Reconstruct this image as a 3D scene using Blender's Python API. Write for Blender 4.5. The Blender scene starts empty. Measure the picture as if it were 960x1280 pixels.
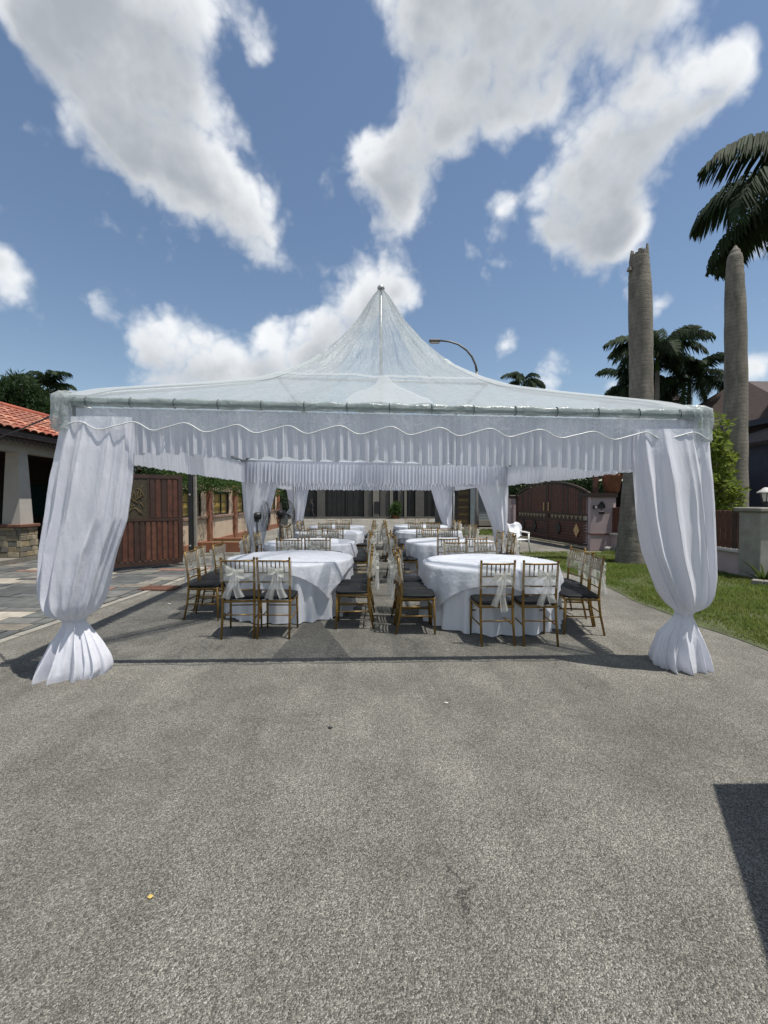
import bpy, math, random
import numpy as np
from mathutils import Vector, Matrix, noise as mnoise

random.seed(7)
rng = np.random.default_rng(7)
PI = math.pi
R = math.radians
sc = bpy.context.scene
COL = sc.collection

# ------------------------------------------------------------------ camera
YAW, PITCH, EYE = R(1.9), R(1.43), 1.6
FPX = 559.0                       # focal length in photo pixels (photo 960 x 1280)
CAM = Vector((-0.14, 0.0, EYE))
cd = bpy.data.cameras.new('camera')
cam = bpy.data.objects.new('camera', cd)
COL.objects.link(cam)
cd.sensor_fit = 'HORIZONTAL'
cd.sensor_width = 36.0
cd.lens = FPX / 960 * 36.0
cd.clip_start = 0.05
cd.clip_end = 2000
cam.location = CAM
cam.rotation_euler = (PI / 2 - PITCH, 0, -YAW)
sc.camera = cam
FWD = Vector((math.sin(YAW) * math.cos(PITCH), math.cos(YAW) * math.cos(PITCH), -math.sin(PITCH)))
RGT = Vector((math.cos(YAW), -math.sin(YAW), 0))
UPV = RGT.cross(FWD)


def ray(px, py):
    return FWD + RGT * ((px - 480) / FPX) + UPV * ((640 - py) / FPX)


def P(px, py, d):
    """the place in the world seen at photo pixel px, py at distance d"""
    return CAM + ray(px, py) * d


def G(px, py, z=0.0):
    """the place on the level z seen at photo pixel px, py"""
    r = ray(px, py)
    return CAM + r * ((z - CAM.z) / r.z)


def proj(p):
    q = Vector(p) - CAM
    d = q.dot(FWD)
    if d < 0.05:
        return (-9999, -9999, d)
    return (480 + q.dot(RGT) / d * FPX, 640 - q.dot(UPV) / d * FPX, d)


# ------------------------------------------------------------------ exposure, sun
sc.view_settings.view_transform = 'Standard'
sc.view_settings.look = 'None'
sc.view_settings.gamma = 1.0
sc.view_settings.use_curve_mapping = False
sc.view_settings.exposure = 0.45
sc.cycles.use_denoising = True
sc.cycles.max_bounces = 8
sc.cycles.transparent_max_bounces = 24
sc.cycles.caustics_reflective = False
sc.cycles.caustics_refractive = False

SUN_TO = Vector((0.306, -0.12, 1.0)).normalized()
SUN_EL = math.asin(SUN_TO.z)
SUN_AZ = math.atan2(SUN_TO.x, SUN_TO.y)
sd = bpy.data.lights.new('sun', 'SUN')
sd.energy = 4.4
sd.angle = R(0.53)
sd.color = (1.0, 0.95, 0.87)
sun = bpy.data.objects.new('sun', sd)
COL.objects.link(sun)
sun.rotation_euler = SUN_TO.to_track_quat('Z', 'Y').to_euler()
sun.location = (20, -10, 60)

# ------------------------------------------------------------------ sky
world = bpy.data.worlds.new('World')
sc.world = world
world.use_nodes = True
wn, wl = world.node_tree.nodes, world.node_tree.links
wn.clear()


def N(nodes, t, **kw):
    n = nodes.new(t)
    for k, v in kw.items():
        setattr(n, k, v)
    return n


w_out = N(wn, 'ShaderNodeOutputWorld')
w_bg = N(wn, 'ShaderNodeBackground')
w_bg.inputs['Strength'].default_value = 0.082
wl.new(w_bg.outputs[0], w_out.inputs[0])
sky = N(wn, 'ShaderNodeTexSky')
sky.sky_type = 'NISHITA'
sky.sun_disc = False
sky.sun_elevation = SUN_EL
sky.sun_rotation = SUN_AZ
sky.altitude = 50
sky.air_density = 1.15
sky.dust_density = 0.35
sky.ozone_density = 1.0
tc = N(wn, 'ShaderNodeTexCoord')


def wmath(op, a, b=None, c=None):
    n = N(wn, 'ShaderNodeMath', operation=op)
    for i, v in enumerate((a, b, c)):
        if v is None:
            continue
        if isinstance(v, (int, float)):
            n.inputs[i].default_value = v
        else:
            wl.new(v, n.inputs[i])
    return n.outputs[0]


def wnoise(vec, scale, detail, rough, w=None):
    n = N(wn, 'ShaderNodeTexNoise')
    wl.new(vec, n.inputs['Vector'])
    n.inputs['Scale'].default_value = scale
    n.inputs['Detail'].default_value = detail
    n.inputs['Roughness'].default_value = rough
    return n


# clouds: soft lumps placed by direction, torn by noise
LUMPS = [  # photo pixel and radius in pixels: where the photo's clouds stand
    (100, 20, 85), (185, 40, 80), (120, 100, 70), (195, 120, 74), (160, 180, 52), (230, 170, 58), (258, 228, 56), (312, 265, 52),
    (325, 312, 30), (322, 62, 28), (235, 15, 62), (62, 68, 40), (40, 15, 50), (120, -60, 110),
    (560, 15, 80), (655, 15, 80), (760, 15, 58), (565, 100, 56), (618, 108, 50), (672, 128, 28), (528, 172, 46), (478, 200, 38), (500, 245, 38),
    (450, 190, 24), (830, -10, 34), (640, -70, 110),
    (742, 170, 40), (795, 145, 38), (700, 232, 36), (745, 255, 46), (790, 200, 44), (850, 125, 38), (893, 105, 38), (922, 75, 28), (740, 308, 34),
    (785, 290, 24), (690, 290, 20), (630, 255, 20),
    (180, 415, 38), (230, 440, 42), (120, 382, 22), (280, 450, 40), (200, 475, 50), (335, 410, 22), (420, 402, 44), (470, 372, 34), (510, 366, 20),
    (385, 440, 38), (330, 470, 40), (20, 350, 36), (0, 318, 22),
    (820, 376, 18), (786, 370, 12), (628, 436, 18), (688, 470, 24), (948, 460, 22), (940, 300, 26), (768, 482, 16)]
lump_dirs = []
for px, py, rad in LUMPS:
    c = ray(px, py).normalized()
    e = ray(px + rad * 0.7, py + rad * 0.7).normalized()
    lump_dirs.append((c, max(1e-4, 1 - c.dot(e))))
for k in range(34):                                  # the same kind of clouds all round, out of the frame
    az = random.uniform(R(60), R(300)) + YAW
    el = R(random.uniform(8, 62))
    base = Vector((math.sin(az) * math.cos(el), math.cos(az) * math.cos(el), math.sin(el)))
    lump_dirs.append((base, random.uniform(0.004, 0.018)))


def lumps(dirsock):
    acc = None
    for c, q in lump_dirs:
        dt = N(wn, 'ShaderNodeVectorMath', operation='DOT_PRODUCT')
        wl.new(dirsock, dt.inputs[0])
        dt.inputs[1].default_value = c
        K = 0.693 / (q * 0.84)
        g = wmath('EXPONENT', wmath('MULTIPLY_ADD', dt.outputs['Value'], K, -K))
        acc = g if acc is None else wmath('ADD', acc, g)
    return wmath('MINIMUM', acc, 1.5)


def cloud_field(gen):
    warp = wnoise(gen, 5.0, 5, 0.55)
    wsub = N(wn, 'ShaderNodeVectorMath', operation='SUBTRACT')
    wl.new(warp.outputs['Color'], wsub.inputs[0])
    wsub.inputs[1].default_value = (0.5, 0.5, 0.5)
    wsc = N(wn, 'ShaderNodeVectorMath', operation='SCALE')
    wl.new(wsub.outputs[0], wsc.inputs[0])
    wsc.inputs['Scale'].default_value = 0.05
    wadd = N(wn, 'ShaderNodeVectorMath', operation='ADD')
    wl.new(gen, wadd.inputs[0])
    wl.new(wsc.outputs[0], wadd.inputs[1])
    wnm = N(wn, 'ShaderNodeVectorMath', operation='NORMALIZE')
    wl.new(wadd.outputs[0], wnm.inputs[0])
    fb = wnoise(gen, 5.0, 10, 0.58)
    fine = wnoise(gen, 34.0, 7, 0.62)
    puff = None
    for sc_, am_ in ((8.5, 1.5), (19.0, .85), (41.0, .45)):       # rounded billows
        b_ = wnoise(wadd.outputs[0], sc_, 1.5, 0.5)
        b_ = wmath('MULTIPLY', wmath('ABSOLUTE', wmath('MULTIPLY_ADD', b_.outputs['Fac'], 2.0, -1.0)), am_)
        puff = b_ if puff is None else wmath('ADD', puff, b_)
    acc = lumps(wnm.outputs[0])
    soft = wmath('ADD', acc, wmath('MULTIPLY_ADD', fb.outputs['Fac'], 2.0, -1.0))
    nz = wmath('ADD', wmath('MULTIPLY_ADD', fine.outputs['Fac'], 0.5, -0.25), wmath('MULTIPLY_ADD', puff, .80, -.48))
    return wmath('ADD', soft, nz), soft


gen = tc.outputs['Generated']
field, soft1 = cloud_field(gen)
toward = N(wn, 'ShaderNodeVectorMath', operation='ADD')      # the same clouds a little nearer the sun: what shades this spot
wl.new(gen, toward.inputs[0])
toward.inputs[1].default_value = SUN_TO * 0.07
tnm = N(wn, 'ShaderNodeVectorMath', operation='NORMALIZE')
wl.new(toward.outputs[0], tnm.inputs[0])
field2, soft2 = cloud_field(tnm.outputs[0])
msk = N(wn, 'ShaderNodeMapRange', interpolation_type='SMOOTHSTEP')
wl.new(field, msk.inputs['Value'])
msk.inputs['From Min'].default_value = 0.22
msk.inputs['From Max'].default_value = 1.28
shade = N(wn, 'ShaderNodeMapRange', interpolation_type='SMOOTHSTEP')
wl.new(wmath('ADD', wmath('ADD', wmath('MULTIPLY', soft1, .35), wmath('MULTIPLY', soft2, .40)), wmath('MULTIPLY', field, .25)), shade.inputs['Value'])
shade.inputs['From Min'].default_value = 0.55
shade.inputs['From Max'].default_value = 1.75
ccol = N(wn, 'ShaderNodeMix', data_type='RGBA')
wl.new(shade.outputs[0], ccol.inputs['Factor'])
ccol.inputs['A'].default_value = (8.8, 9.0, 9.2, 1)
ccol.inputs['B'].default_value = (3.7, 4.0, 4.4, 1)
smix = N(wn, 'ShaderNodeMix', data_type='RGBA')
wl.new(msk.outputs[0], smix.inputs['Factor'])
wl.new(sky.outputs[0], smix.inputs['A'])
wl.new(ccol.outputs['Result'], smix.inputs['B'])
wl.new(smix.outputs['Result'], w_bg.inputs['Color'])

# ------------------------------------------------------------------ materials


class Mat:
    """small helper round one node tree"""

    def __init__(self, name):
        self.m = bpy.data.materials.new(name)
        self.m.use_nodes = True
        self.n = self.m.node_tree.nodes
        self.l = self.m.node_tree.links
        self.p = self.n['Principled BSDF']
        self.out = self.n['Material Output']
        self.tc = self.n.new('ShaderNodeTexCoord')
        self.co = self.tc.outputs['Object']

    def noise(self, scale, detail=4, rough=0.55, vec=None, sx=None):
        n = self.n.new('ShaderNodeTexNoise')
        v = vec or self.co
        if sx:
            mp = self.n.new('ShaderNodeMapping')
            mp.inputs['Scale'].default_value = sx
            self.l.new(v, mp.inputs['Vector'])
            v = mp.outputs[0]
        self.l.new(v, n.inputs['Vector'])
        n.inputs['Scale'].default_value = scale
        n.inputs['Detail'].default_value = detail
        n.inputs['Roughness'].default_value = rough
        return n.outputs['Fac']

    def voronoi(self, scale, feature='F1'):
        n = self.n.new('ShaderNodeTexVoronoi')
        n.feature = feature
        self.l.new(self.co, n.inputs['Vector'])
        n.inputs['Scale'].default_value = scale
        return n

    def ramp(self, fac, stops):
        r = self.n.new('ShaderNodeValToRGB')
        el = r.color_ramp.elements
        while len(el) < len(stops):
            el.new(0.5)
        for e, (pos, c) in zip(el, stops):
            e.position = pos
            e.color = (c[0], c[1], c[2], 1) if not isinstance(c, (int, float)) else (c, c, c, 1)
        self.l.new(fac, r.inputs[0])
        return r.outputs[0]

    def mix(self, fac, a, b, blend='MIX'):
        n = self.n.new('ShaderNodeMix')
        n.data_type = 'RGBA'
        n.blend_type = blend
        for key, v in (('Factor', fac), ('A', a), ('B', b)):
            if isinstance(v, (int, float)):
                n.inputs[key].default_value = v
            elif isinstance(v, tuple):
                n.inputs[key].default_value = (v[0], v[1], v[2], 1)
            else:
                self.l.new(v, n.inputs[key])
        return n.outputs['Result']

    def math(self, op, a, b=None, c=None):
        n = self.n.new('ShaderNodeMath')
        n.operation = op
        for i, v in enumerate((a, b, c)):
            if v is None:
                continue
            if isinstance(v, (int, float)):
                n.inputs[i].default_value = v
            else:
                self.l.new(v, n.inputs[i])
        return n.outputs[0]

    def color(self, v):
        if isinstance(v, tuple):
            self.p.inputs['Base Color'].default_value = (v[0], v[1], v[2], 1)
        else:
            self.l.new(v, self.p.inputs['Base Color'])
        return self

    def rough(self, v):
        if isinstance(v, (int, float)):
            self.p.inputs['Roughness'].default_value = v
        else:
            self.l.new(v, self.p.inputs['Roughness'])
        return self

    def bump(self, h, strength=0.3, dist=0.01):
        b = self.n.new('ShaderNodeBump')
        b.inputs['Strength'].default_value = strength
        b.inputs['Distance'].default_value = dist
        self.l.new(h, b.inputs['Height'])
        self.l.new(b.outputs[0], self.p.inputs['Normal'])
        self.bn = b.outputs[0]
        return self

    def sheer(self, transp=0.0, transl=0.0, tcol=(0.9, 0.9, 0.9), trcol=(1, 1, 1)):
        """cloth or film: part of the light goes straight on, part is scattered through"""
        sh = self.p.outputs[0]
        if transl:
            t = self.n.new('ShaderNodeBsdfTranslucent')
            t.inputs['Color'].default_value = (*tcol, 1)
            if hasattr(self, 'bn'):
                self.l.new(self.bn, t.inputs['Normal'])
            m = self.n.new('ShaderNodeMixShader')
            m.inputs[0].default_value = transl
            self.l.new(sh, m.inputs[1])
            self.l.new(t.outputs[0], m.inputs[2])
            sh = m.outputs[0]
        if not isinstance(transp, (int, float)) or transp:
            t = self.n.new('ShaderNodeBsdfTransparent')
            t.inputs['Color'].default_value = (*trcol, 1)
            m = self.n.new('ShaderNodeMixShader')
            if isinstance(transp, (int, float)):
                m.inputs[0].default_value = transp
            else:
                self.l.new(transp, m.inputs[0])
            self.l.new(sh, m.inputs[1])
            self.l.new(t.outputs[0], m.inputs[2])
            sh = m.outputs[0]
        self.l.new(sh, self.out.inputs['Surface'])
        return self


def paint(name, c, rough=0.6, var=0.25, scale=6.0, bump=0.15, metal=0.0, fine=60.0, spec=None):
    """weathered plain surface: base colour with mottling and a fine relief"""
    k = Mat(name)
    a = k.noise(scale, 6, 0.6)
    lo = tuple(x * (1 - var) for x in c)
    hi = tuple(min(0.95, x * (1 + var * 0.6)) for x in c)
    k.color(k.ramp(a, [(0.3, lo), (0.7, hi)]))
    k.rough(rough)
    if bump:
        k.bump(k.noise(fine, 3, 0.6), bump, 0.004)
    k.p.inputs['Metallic'].default_value = metal
    if spec is not None:
        k.p.inputs['Specular IOR Level'].default_value = spec
    return k.m


M = {}
# road: worn asphalt with visible aggregate
k = Mat('asphalt')
v1 = k.voronoi(165)
v2 = k.voronoi(290)
grit = k.noise(260, 3, 0.7)
stone = k.ramp(v1.outputs['Color'], [(0.0, (.034, .033, .030)), (0.32, (.10, .096, .086)), (0.58, (.22, .21, .185)), (0.82, (.37, .355, .315)), (1.0, (.58, .56, .51))])
stone2 = k.ramp(v2.outputs['Color'], [(0.0, (.05, .048, .044)), (0.6, (.20, .19, .168)), (1.0, (.46, .44, .40))])
base = k.mix(0.36, stone, stone2)
base = k.mix(1.0, base, k.ramp(grit, [(0.34, .40), (0.5, .95), (0.66, 1.6)]), 'MULTIPLY')
big = k.noise(0.55, 5, 0.6)
mid = k.noise(2.2, 6, 0.65)
streak = k.noise(1.0, 5, 0.6, sx=(2.6, 0.35, 1))
base = k.mix(1.0, base, k.ramp(big, [(0.3, .82), (0.7, 1.25)]), 'MULTIPLY')
base = k.mix(1.0, base, k.ramp(mid, [(0.25, .84), (0.75, 1.12)]), 'MULTIPLY')
base = k.mix(1.0, base, k.ramp(streak, [(0.26, .72), (0.45, .97), (0.75, 1.14)]), 'MULTIPLY')
sx = k.n.new('ShaderNodeSeparateXYZ')
k.l.new(k.co, sx.inputs[0])
wob = k.noise(1.3, 6, 0.7)
cr = None
for x0, amp in ((0.22, 0.9), (-0.55, 1.3), (1.75, 1.1)):
    dx = k.math('ABSOLUTE', k.math('ADD', k.math('ADD', sx.outputs[0], -x0), k.math('MULTIPLY_ADD', wob, amp, -amp / 2)))
    m1 = k.math('SUBTRACT', 1.0, k.math('MINIMUM', k.math('DIVIDE', dx, 0.012), 1.0))
    cr = m1 if cr is None else k.math('MAXIMUM', cr, m1)
gate = k.ramp(k.noise(0.8, 3, 0.5), [(0.5, 0.0), (0.62, 0.8)])
cr = k.math('MULTIPLY', cr, gate)
base = k.mix(cr, base, (.035, .034, .032))
# darker worn-in wheel tracks and a few old oil spots
trk = None
for x0, w0 in ((-1.35, .35), (.15, .22), (1.55, .38)):
    d_ = k.math('ABSOLUTE', k.math('ADD', k.math('ADD', sx.outputs[0], -x0), k.math('MULTIPLY_ADD', k.noise(.45, 3, .5), .9, -.45)))
    m1 = k.math('SUBTRACT', 1.0, k.math('MINIMUM', k.math('DIVIDE', d_, w0), 1.0))
    trk = m1 if trk is None else k.math('MAXIMUM', trk, m1)
trk = k.math('MULTIPLY', trk, k.ramp(k.noise(1.7, 6, .7), [(.35, .05), (.7, .38)]))
base = k.mix(trk, base, (.085, .082, .074))
oil = k.ramp(k.noise(3.1, 3, .5), [(.70, 0.0), (.78, .55)])
base = k.mix(oil, base, (.05, .048, .044))
base = k.mix(1.0, base, (.95, .95, .94), 'MULTIPLY')
k.color(base)
k.rough(0.9)
k.p.inputs['Specular IOR Level'].default_value = 0.25
hh = k.math('ADD', k.math('MULTIPLY', v1.outputs['Distance'], -1.0), k.math('MULTIPLY', k.noise(220, 2, .5), .3))
k.bump(hh, 0.85, 0.012)
M['asphalt'] = k.m

# cloths
k = Mat('curtain_cloth')
cr1 = k.noise(6.0, 5, 0.55, sx=(1.0, 1.0, 0.16))
cr3 = k.noise(26, 5, 0.6, sx=(1.0, 1.0, 0.30))
cr2 = k.noise(60, 4, 0.6, sx=(1, 1, 0.7))
k.color((.81, .825, .90)).rough(0.5)
k.bump(k.math('ADD', k.math('ADD', cr1, k.math('MULTIPLY', cr3, .16)), k.math('MULTIPLY', cr2, .05)), 0.8, 0.03)
k.p.inputs['Sheen Weight'].default_value = 0.25
k.sheer(transp=0.05, transl=0.30, tcol=(.80, .81, .87))
M['curtain'] = k.m
k = Mat('valance_cloth')
k.color((.81, .825, .90)).rough(0.6)
k.bump(k.noise(22, 5, 0.6, sx=(1, 1, .3)), 0.35, 0.012)
k.sheer(transp=0.03, transl=0.4, tcol=(.80, .81, .87))
M['valance'] = k.m
k = Mat('table_linen')
k.color((.80, .815, .88)).rough(0.6)
k.bump(k.math('ADD', k.noise(5, 5, 0.6), k.math('MULTIPLY', k.noise(60, 3, .6), .2)), 0.3, 0.02)
k.sheer(transl=0.2, tcol=(.8, .81, .86))
M['linen'] = k.m
k = Mat('lace_overlay_cloth')
k.color((.81, .825, .89)).rough(0.5)
vv = k.voronoi(26, 'SMOOTH_F1')
k.bump(k.math('ADD', vv.outputs['Distance'], k.noise(6, 5, .6)), 0.35, 0.012)
k.sheer(transp=0.05, transl=0.3, tcol=(.82, .84, .88))
M['overlay'] = k.m
k = Mat('organza')
k.color((.82, .81, .76)).rough(0.45)
k.bump(k.noise(30, 4, .6, sx=(1, 1, .3)), 0.5, 0.01)
k.sheer(transp=0.40, transl=0.35, tcol=(.84, .83, .78))
M['organza'] = k.m
k = Mat('organza_band')
k.color((.76, .74, .66)).rough(0.45)
k.bump(k.noise(24, 4, .6, sx=(.3, 1, 1)), 0.5, 0.01)
k.sheer(transp=0.70, transl=0.3, tcol=(.78, .76, .70))
M['organza_band'] = k.m


def film(name, col, hi, lo, trcol, crease=0.5, rough=0.18, radial=False):
    """clear PVC: seen square on it lets most light by, at a slant it turns milky"""
    k = Mat(name)
    c1 = k.noise(2.2, 7, 0.62)
    vo = k.voronoi(3.2, 'DISTANCE_TO_EDGE')
    line = k.ramp(vo.outputs['Distance'], [(0.0, 1.0), (0.05, 0.0)])
    c2 = k.noise(16, 5, 0.6)
    k.color(col).rough(rough)
    k.bump(k.math('ADD', k.math('ADD', c1, k.math('MULTIPLY', c2, .22)), k.math('MULTIPLY', line, .05)), crease, 0.05)
    lw = k.n.new('ShaderNodeLayerWeight')
    lw.inputs['Blend'].default_value = 0.5
    fc = k.math('POWER', lw.outputs['Facing'], .9)
    tr = k.math('MULTIPLY_ADD', fc, lo - hi, hi)
    dirt = k.noise(1.6, 7, 0.7)
    tr = k.math('MULTIPLY', k.ramp(dirt, [(0.25, 0.74), (0.72, 1.08)]), tr)
    wr = k.noise(3.4, 5, 0.6)
    if radial:            # tension creases run from the peak down to the eaves
        sp_ = k.n.new('ShaderNodeSeparateXYZ')
        k.l.new(k.co, sp_.inputs[0])
        yc_ = k.math('SUBTRACT', sp_.outputs[1], 3.0)
        an_ = k.math('ARCTAN2', yc_, sp_.outputs[0])
        rr_ = k.math('SQRT', k.math('ADD', k.math('MULTIPLY', yc_, yc_), k.math('MULTIPLY', sp_.outputs[0], sp_.outputs[0])))
        cb_ = k.n.new('ShaderNodeCombineXYZ')
        k.l.new(k.math('MULTIPLY', an_, 7.0), cb_.inputs[0])
        k.l.new(k.math('MULTIPLY', rr_, 1.1), cb_.inputs[1])
        wr = k.noise(1.6, 6, 0.62, vec=cb_.outputs[0])
        k.bump(k.math('ADD', k.math('ADD', wr, k.math('MULTIPLY', c1, .35)), k.math('MULTIPLY', c2, .06)), crease, 0.10)
    wrr = k.math('ABSOLUTE', k.math('SUBTRACT', wr, .5))
    tr = k.math('MULTIPLY', k.ramp(wrr, [(0.0, .72), (0.03, 1.0), (0.2, 1.06)]), tr)
    tr = k.math('SUBTRACT', tr, k.math('MULTIPLY', line, 0.05))
    k.sheer(transp=tr, transl=0.35, tcol=col, trcol=trcol)
    return k.m


M['film'] = film('clear_roof_film', (.49, .54, .565), .85, .18, (.965, .985, .985), 0.7, .3, True)
M['film_band'] = film('folded_clear_film', (.40, .45, .45), .30, .06, (.88, .94, .92), 0.8)
M['film_clear'] = film('clear_valance_film', (.72, .75, .79), .90, .70, (.97, .985, .985), 0.5, 0.12)
M['film_cap'] = film('folded_corner_film', (.56, .60, .60), .62, .25, (.92, .955, .95), 1.0, 0.15)
k = Mat('white_roof_strip')
k.color((.62, .66, .67)).rough(.4)
k.bump(k.noise(9, 5, .6), .6, .03)
k.sheer(transp=0.46, transl=0.35, tcol=(.66, .70, .71))
M['strip'] = k.m
M['piping'] = paint('white_piping', (.62, .64, .64), .35, .08)
M['steel'] = paint('galvanised_steel', (.45, .46, .46), .45, .2, 14, .1, .7)
M['tie'] = paint('dark_tie_strap', (.06, .075, .075), .6)

# chair materials
M['gold'] = paint('gold_painted_metal', (.22, .13, .032), .42, .3, 12, .12, .5)
M['cushion'] = paint('black_vinyl_cushion', (.008, .0085, .010), .62, .25, 8, .2, spec=.25)
M['plastic'] = paint('white_plastic', (.72, .73, .70), .4, .08)
M['rag'] = M['overlay']

# buildings
M['redtile'] = paint('terracotta_roof_tile', (.26, .092, .055), .7, .45, 4, .3)
M['redtile2'] = paint('faded_terracotta_tile', (.42, .18, .11), .75, .4, 5, .3)
M['redtile3'] = paint('dark_terracotta_tile', (.27, .065, .032), .7, .45, 5, .3)
M['stucco'] = paint('grey_beige_stucco', (.40, .375, .34), .85, .1, 3, .2)
M['fascia'] = paint('dark_brown_fascia', (.035, .019, .014), .6, .3)
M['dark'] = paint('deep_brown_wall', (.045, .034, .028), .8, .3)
M['capstone'] = paint('brown_cap_stone', (.16, .075, .05), .7, .25)
for i, c in enumerate([(.30, .24, .15), (.21, .18, .13), (.36, .31, .22), (.16, .15, .13)]):
    M['ledge%d' % i] = paint('ledge_stone_' + 'abcd'[i], c, .85, .35, 9, .5)
for i, c in enumerate([(.085, .09, .09), (.125, .125, .118), (.065, .068, .07), (.155, .14, .115), (.20, .115, .088), (.33, .30, .25), (.10, .107, .10), (.19, .178, .155)]):
    M['slate%d' % i] = paint('slate_' + 'abcdefgh'[i], c, .8, .35, 5, .45)
M['mortar'] = paint('pale_mortar', (.24, .225, .195), .9, .25, 8, .3)
M['kerbstone'] = paint('worn_concrete', (.23, .218, .19), .9, .25, 5, .3)
M['peach'] = paint('peach_wall_paint', (.50, .39, .285), .8, .12, 3, .2)
M['terracotta'] = paint('terracotta_wall_paint', (.25, .105, .058), .8, .2, 4, .2)
M['railpaint'] = paint('mauve_brown_rail', (.25, .16, .12), .75, .2, 5, .2)
M['iron'] = paint('black_iron', (.014, .014, .015), .5, .3)
M['bamboo'] = paint('yellow_bamboo_blind', (.50, .36, .10), .7, .3, 10, .3)
M['gatewood'] = paint('red_brown_gate_wood', (.095, .034, .020), .55, .45, 7, .35)
M['gatewood2'] = paint('worn_red_brown_wood', (.12, .048, .028), .6, .5, 9, .35)
M['gatewood3'] = paint('dark_brown_wood', (.046, .022, .015), .55, .4, 7, .35)
M['bronze'] = paint('dull_bronze', (.16, .12, .055), .5, .4, 16, .3, .5)
M['relief'] = paint('dark_carved_panel', (.045, .035, .018), .6, .5, 14, .6)
M['brass'] = paint('brass_handle', (.55, .38, .20), .35, .2, 8, .1, .6)
M['creamtrim'] = paint('cream_scroll', (.46, .40, .27), .7, .35, 14, .3)
M['pink'] = paint('pink_wall_paint', (.43, .345, .355), .8, .12, 3, .2)
M['pinkdark'] = paint('dark_pink_stripe', (.16, .07, .065), .7, .2)
M['claypot'] = paint('clay_pot', (.22, .085, .04), .7, .3)
M['concrete'] = paint('grey_concrete', (.29, .28, .25), .9, .25, 4, .35)
M['greywall'] = paint('dark_grey_wall', (.105, .10, .09), .85, .2, 2, .2)
M['lightwall'] = paint('pale_grey_wall', (.23, .215, .18), .85, .15, 2, .2)
M['blackgate'] = paint('black_gate_metal', (.018, .017, .015), .5, .4, 3, .2)
M['shutter'] = paint('blue_grey_shutter', (.20, .235, .25), .5, .15)
M['lattice'] = paint('brown_lattice_wood', (.10, .075, .04), .7, .35)
M['roofbrown'] = paint('brown_shingle', (.055, .038, .034), .8, .35, 6, .3)
M['navy'] = paint('navy_fascia', (.022, .024, .042), .6, .3)
M['offwhite'] = paint('off_white_trim', (.45, .44, .42), .7, .12)
k = Mat('green_tinted_glass')
k.color((.012, .05, .045)).rough(.08)
M['glass'] = k.m
k = Mat('frosted_lamp_glass')
k.color((.6, .62, .58)).rough(.25)
M['lampglass'] = k.m
M['black'] = paint('black_plastic', (.012, .012, .013), .4, .3)
M['skin'] = paint('skin', (.25, .13, .085), .55, .1)
M['darkcloth'] = paint('dark_clothing', (.012, .013, .018), .8, .3)
M['lamp_grey'] = paint('grey_lamp_pole', (.12, .115, .11), .5, .2, 5, .1, .3)

# plants
M['soil'] = paint('dark_soil', (.06, .072, .026), .95, .4, 3, .4)
M['ground'] = paint('dry_ground', (.17, .155, .115), .95, .35, .6, .3)


def leafmat(name, c, var=.45, transl=.3):
    k = Mat(name)
    oi = k.n.new('ShaderNodeObjectInfo')
    a = k.noise(2.5, 4, .6)
    lo = tuple(x * (1 - var) for x in c)
    hi = tuple(x * (1 + var) for x in c)
    k.color(k.ramp(a, [(.3, lo), (.7, hi)]))
    k.rough(.75)
    k.p.inputs['Specular IOR Level'].default_value = .2
    k.sheer(transl=transl, tcol=tuple(min(1, x * 1.6) for x in c))
    return k.m


k = Mat('lawn_grass')
g1 = k.ramp(k.noise(9, 5, .65), [(.3, (.05, .085, .014)), (.55, (.10, .15, .026)), (.75, (.16, .20, .045))])
g2 = k.ramp(k.noise(1.1, 5, .65), [(.42, 0.0), (.68, .75)])
k.color(k.mix(g2, g1, (.155, .145, .05))).rough(.75)
k.p.inputs['Specular IOR Level'].default_value = .2
k.sheer(transl=.35, tcol=(.16, .22, .045))
M['grass'] = k.m
M['leaf_dark'] = leafmat('dark_green_leaf', (.022, .042, .014))
M['leaf_mid'] = leafmat('mid_green_leaf', (.04, .075, .018))
M['leaf_lime'] = leafmat('yellow_green_leaf', (.115, .155, .026), .55, .4)
M['palmleaf'] = leafmat('palm_leaf', (.020, .036, .014), .45, .15)
M['agave'] = leafmat('spiky_plant_leaf', (.06, .085, .025), .5)
k = Mat('palm_trunk')
mpz = k.n.new('ShaderNodeSeparateXYZ')
k.l.new(k.co, mpz.inputs[0])
ringn = k.math('MULTIPLY_ADD', k.noise(2.2, 6, .65), 2.4, k.math('MULTIPLY', mpz.outputs[2], 9.0))
ring = k.math('FRACT', ringn)
ringm = k.ramp(ring, [(0.0, .78), (0.14, 1.0), (0.85, 1.04), (1.0, .80)])
bark = k.ramp(k.noise(5, 7, .65, sx=(1, 1, .35)), [(.25, (.085, .078, .066)), (.5, (.155, .143, .12)), (.75, (.24, .222, .185))])
k.color(k.mix(1.0, bark, ringm, 'MULTIPLY')).rough(.9)
k.bump(k.math('ADD', ringm, k.noise(30, 5, .6)), .6, .02)
M['palmtrunk'] = k.m
M['bark'] = paint('bark', (.07, .055, .04), .9, .4, 9, .5)

# ------------------------------------------------------------------ mesh helpers


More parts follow.
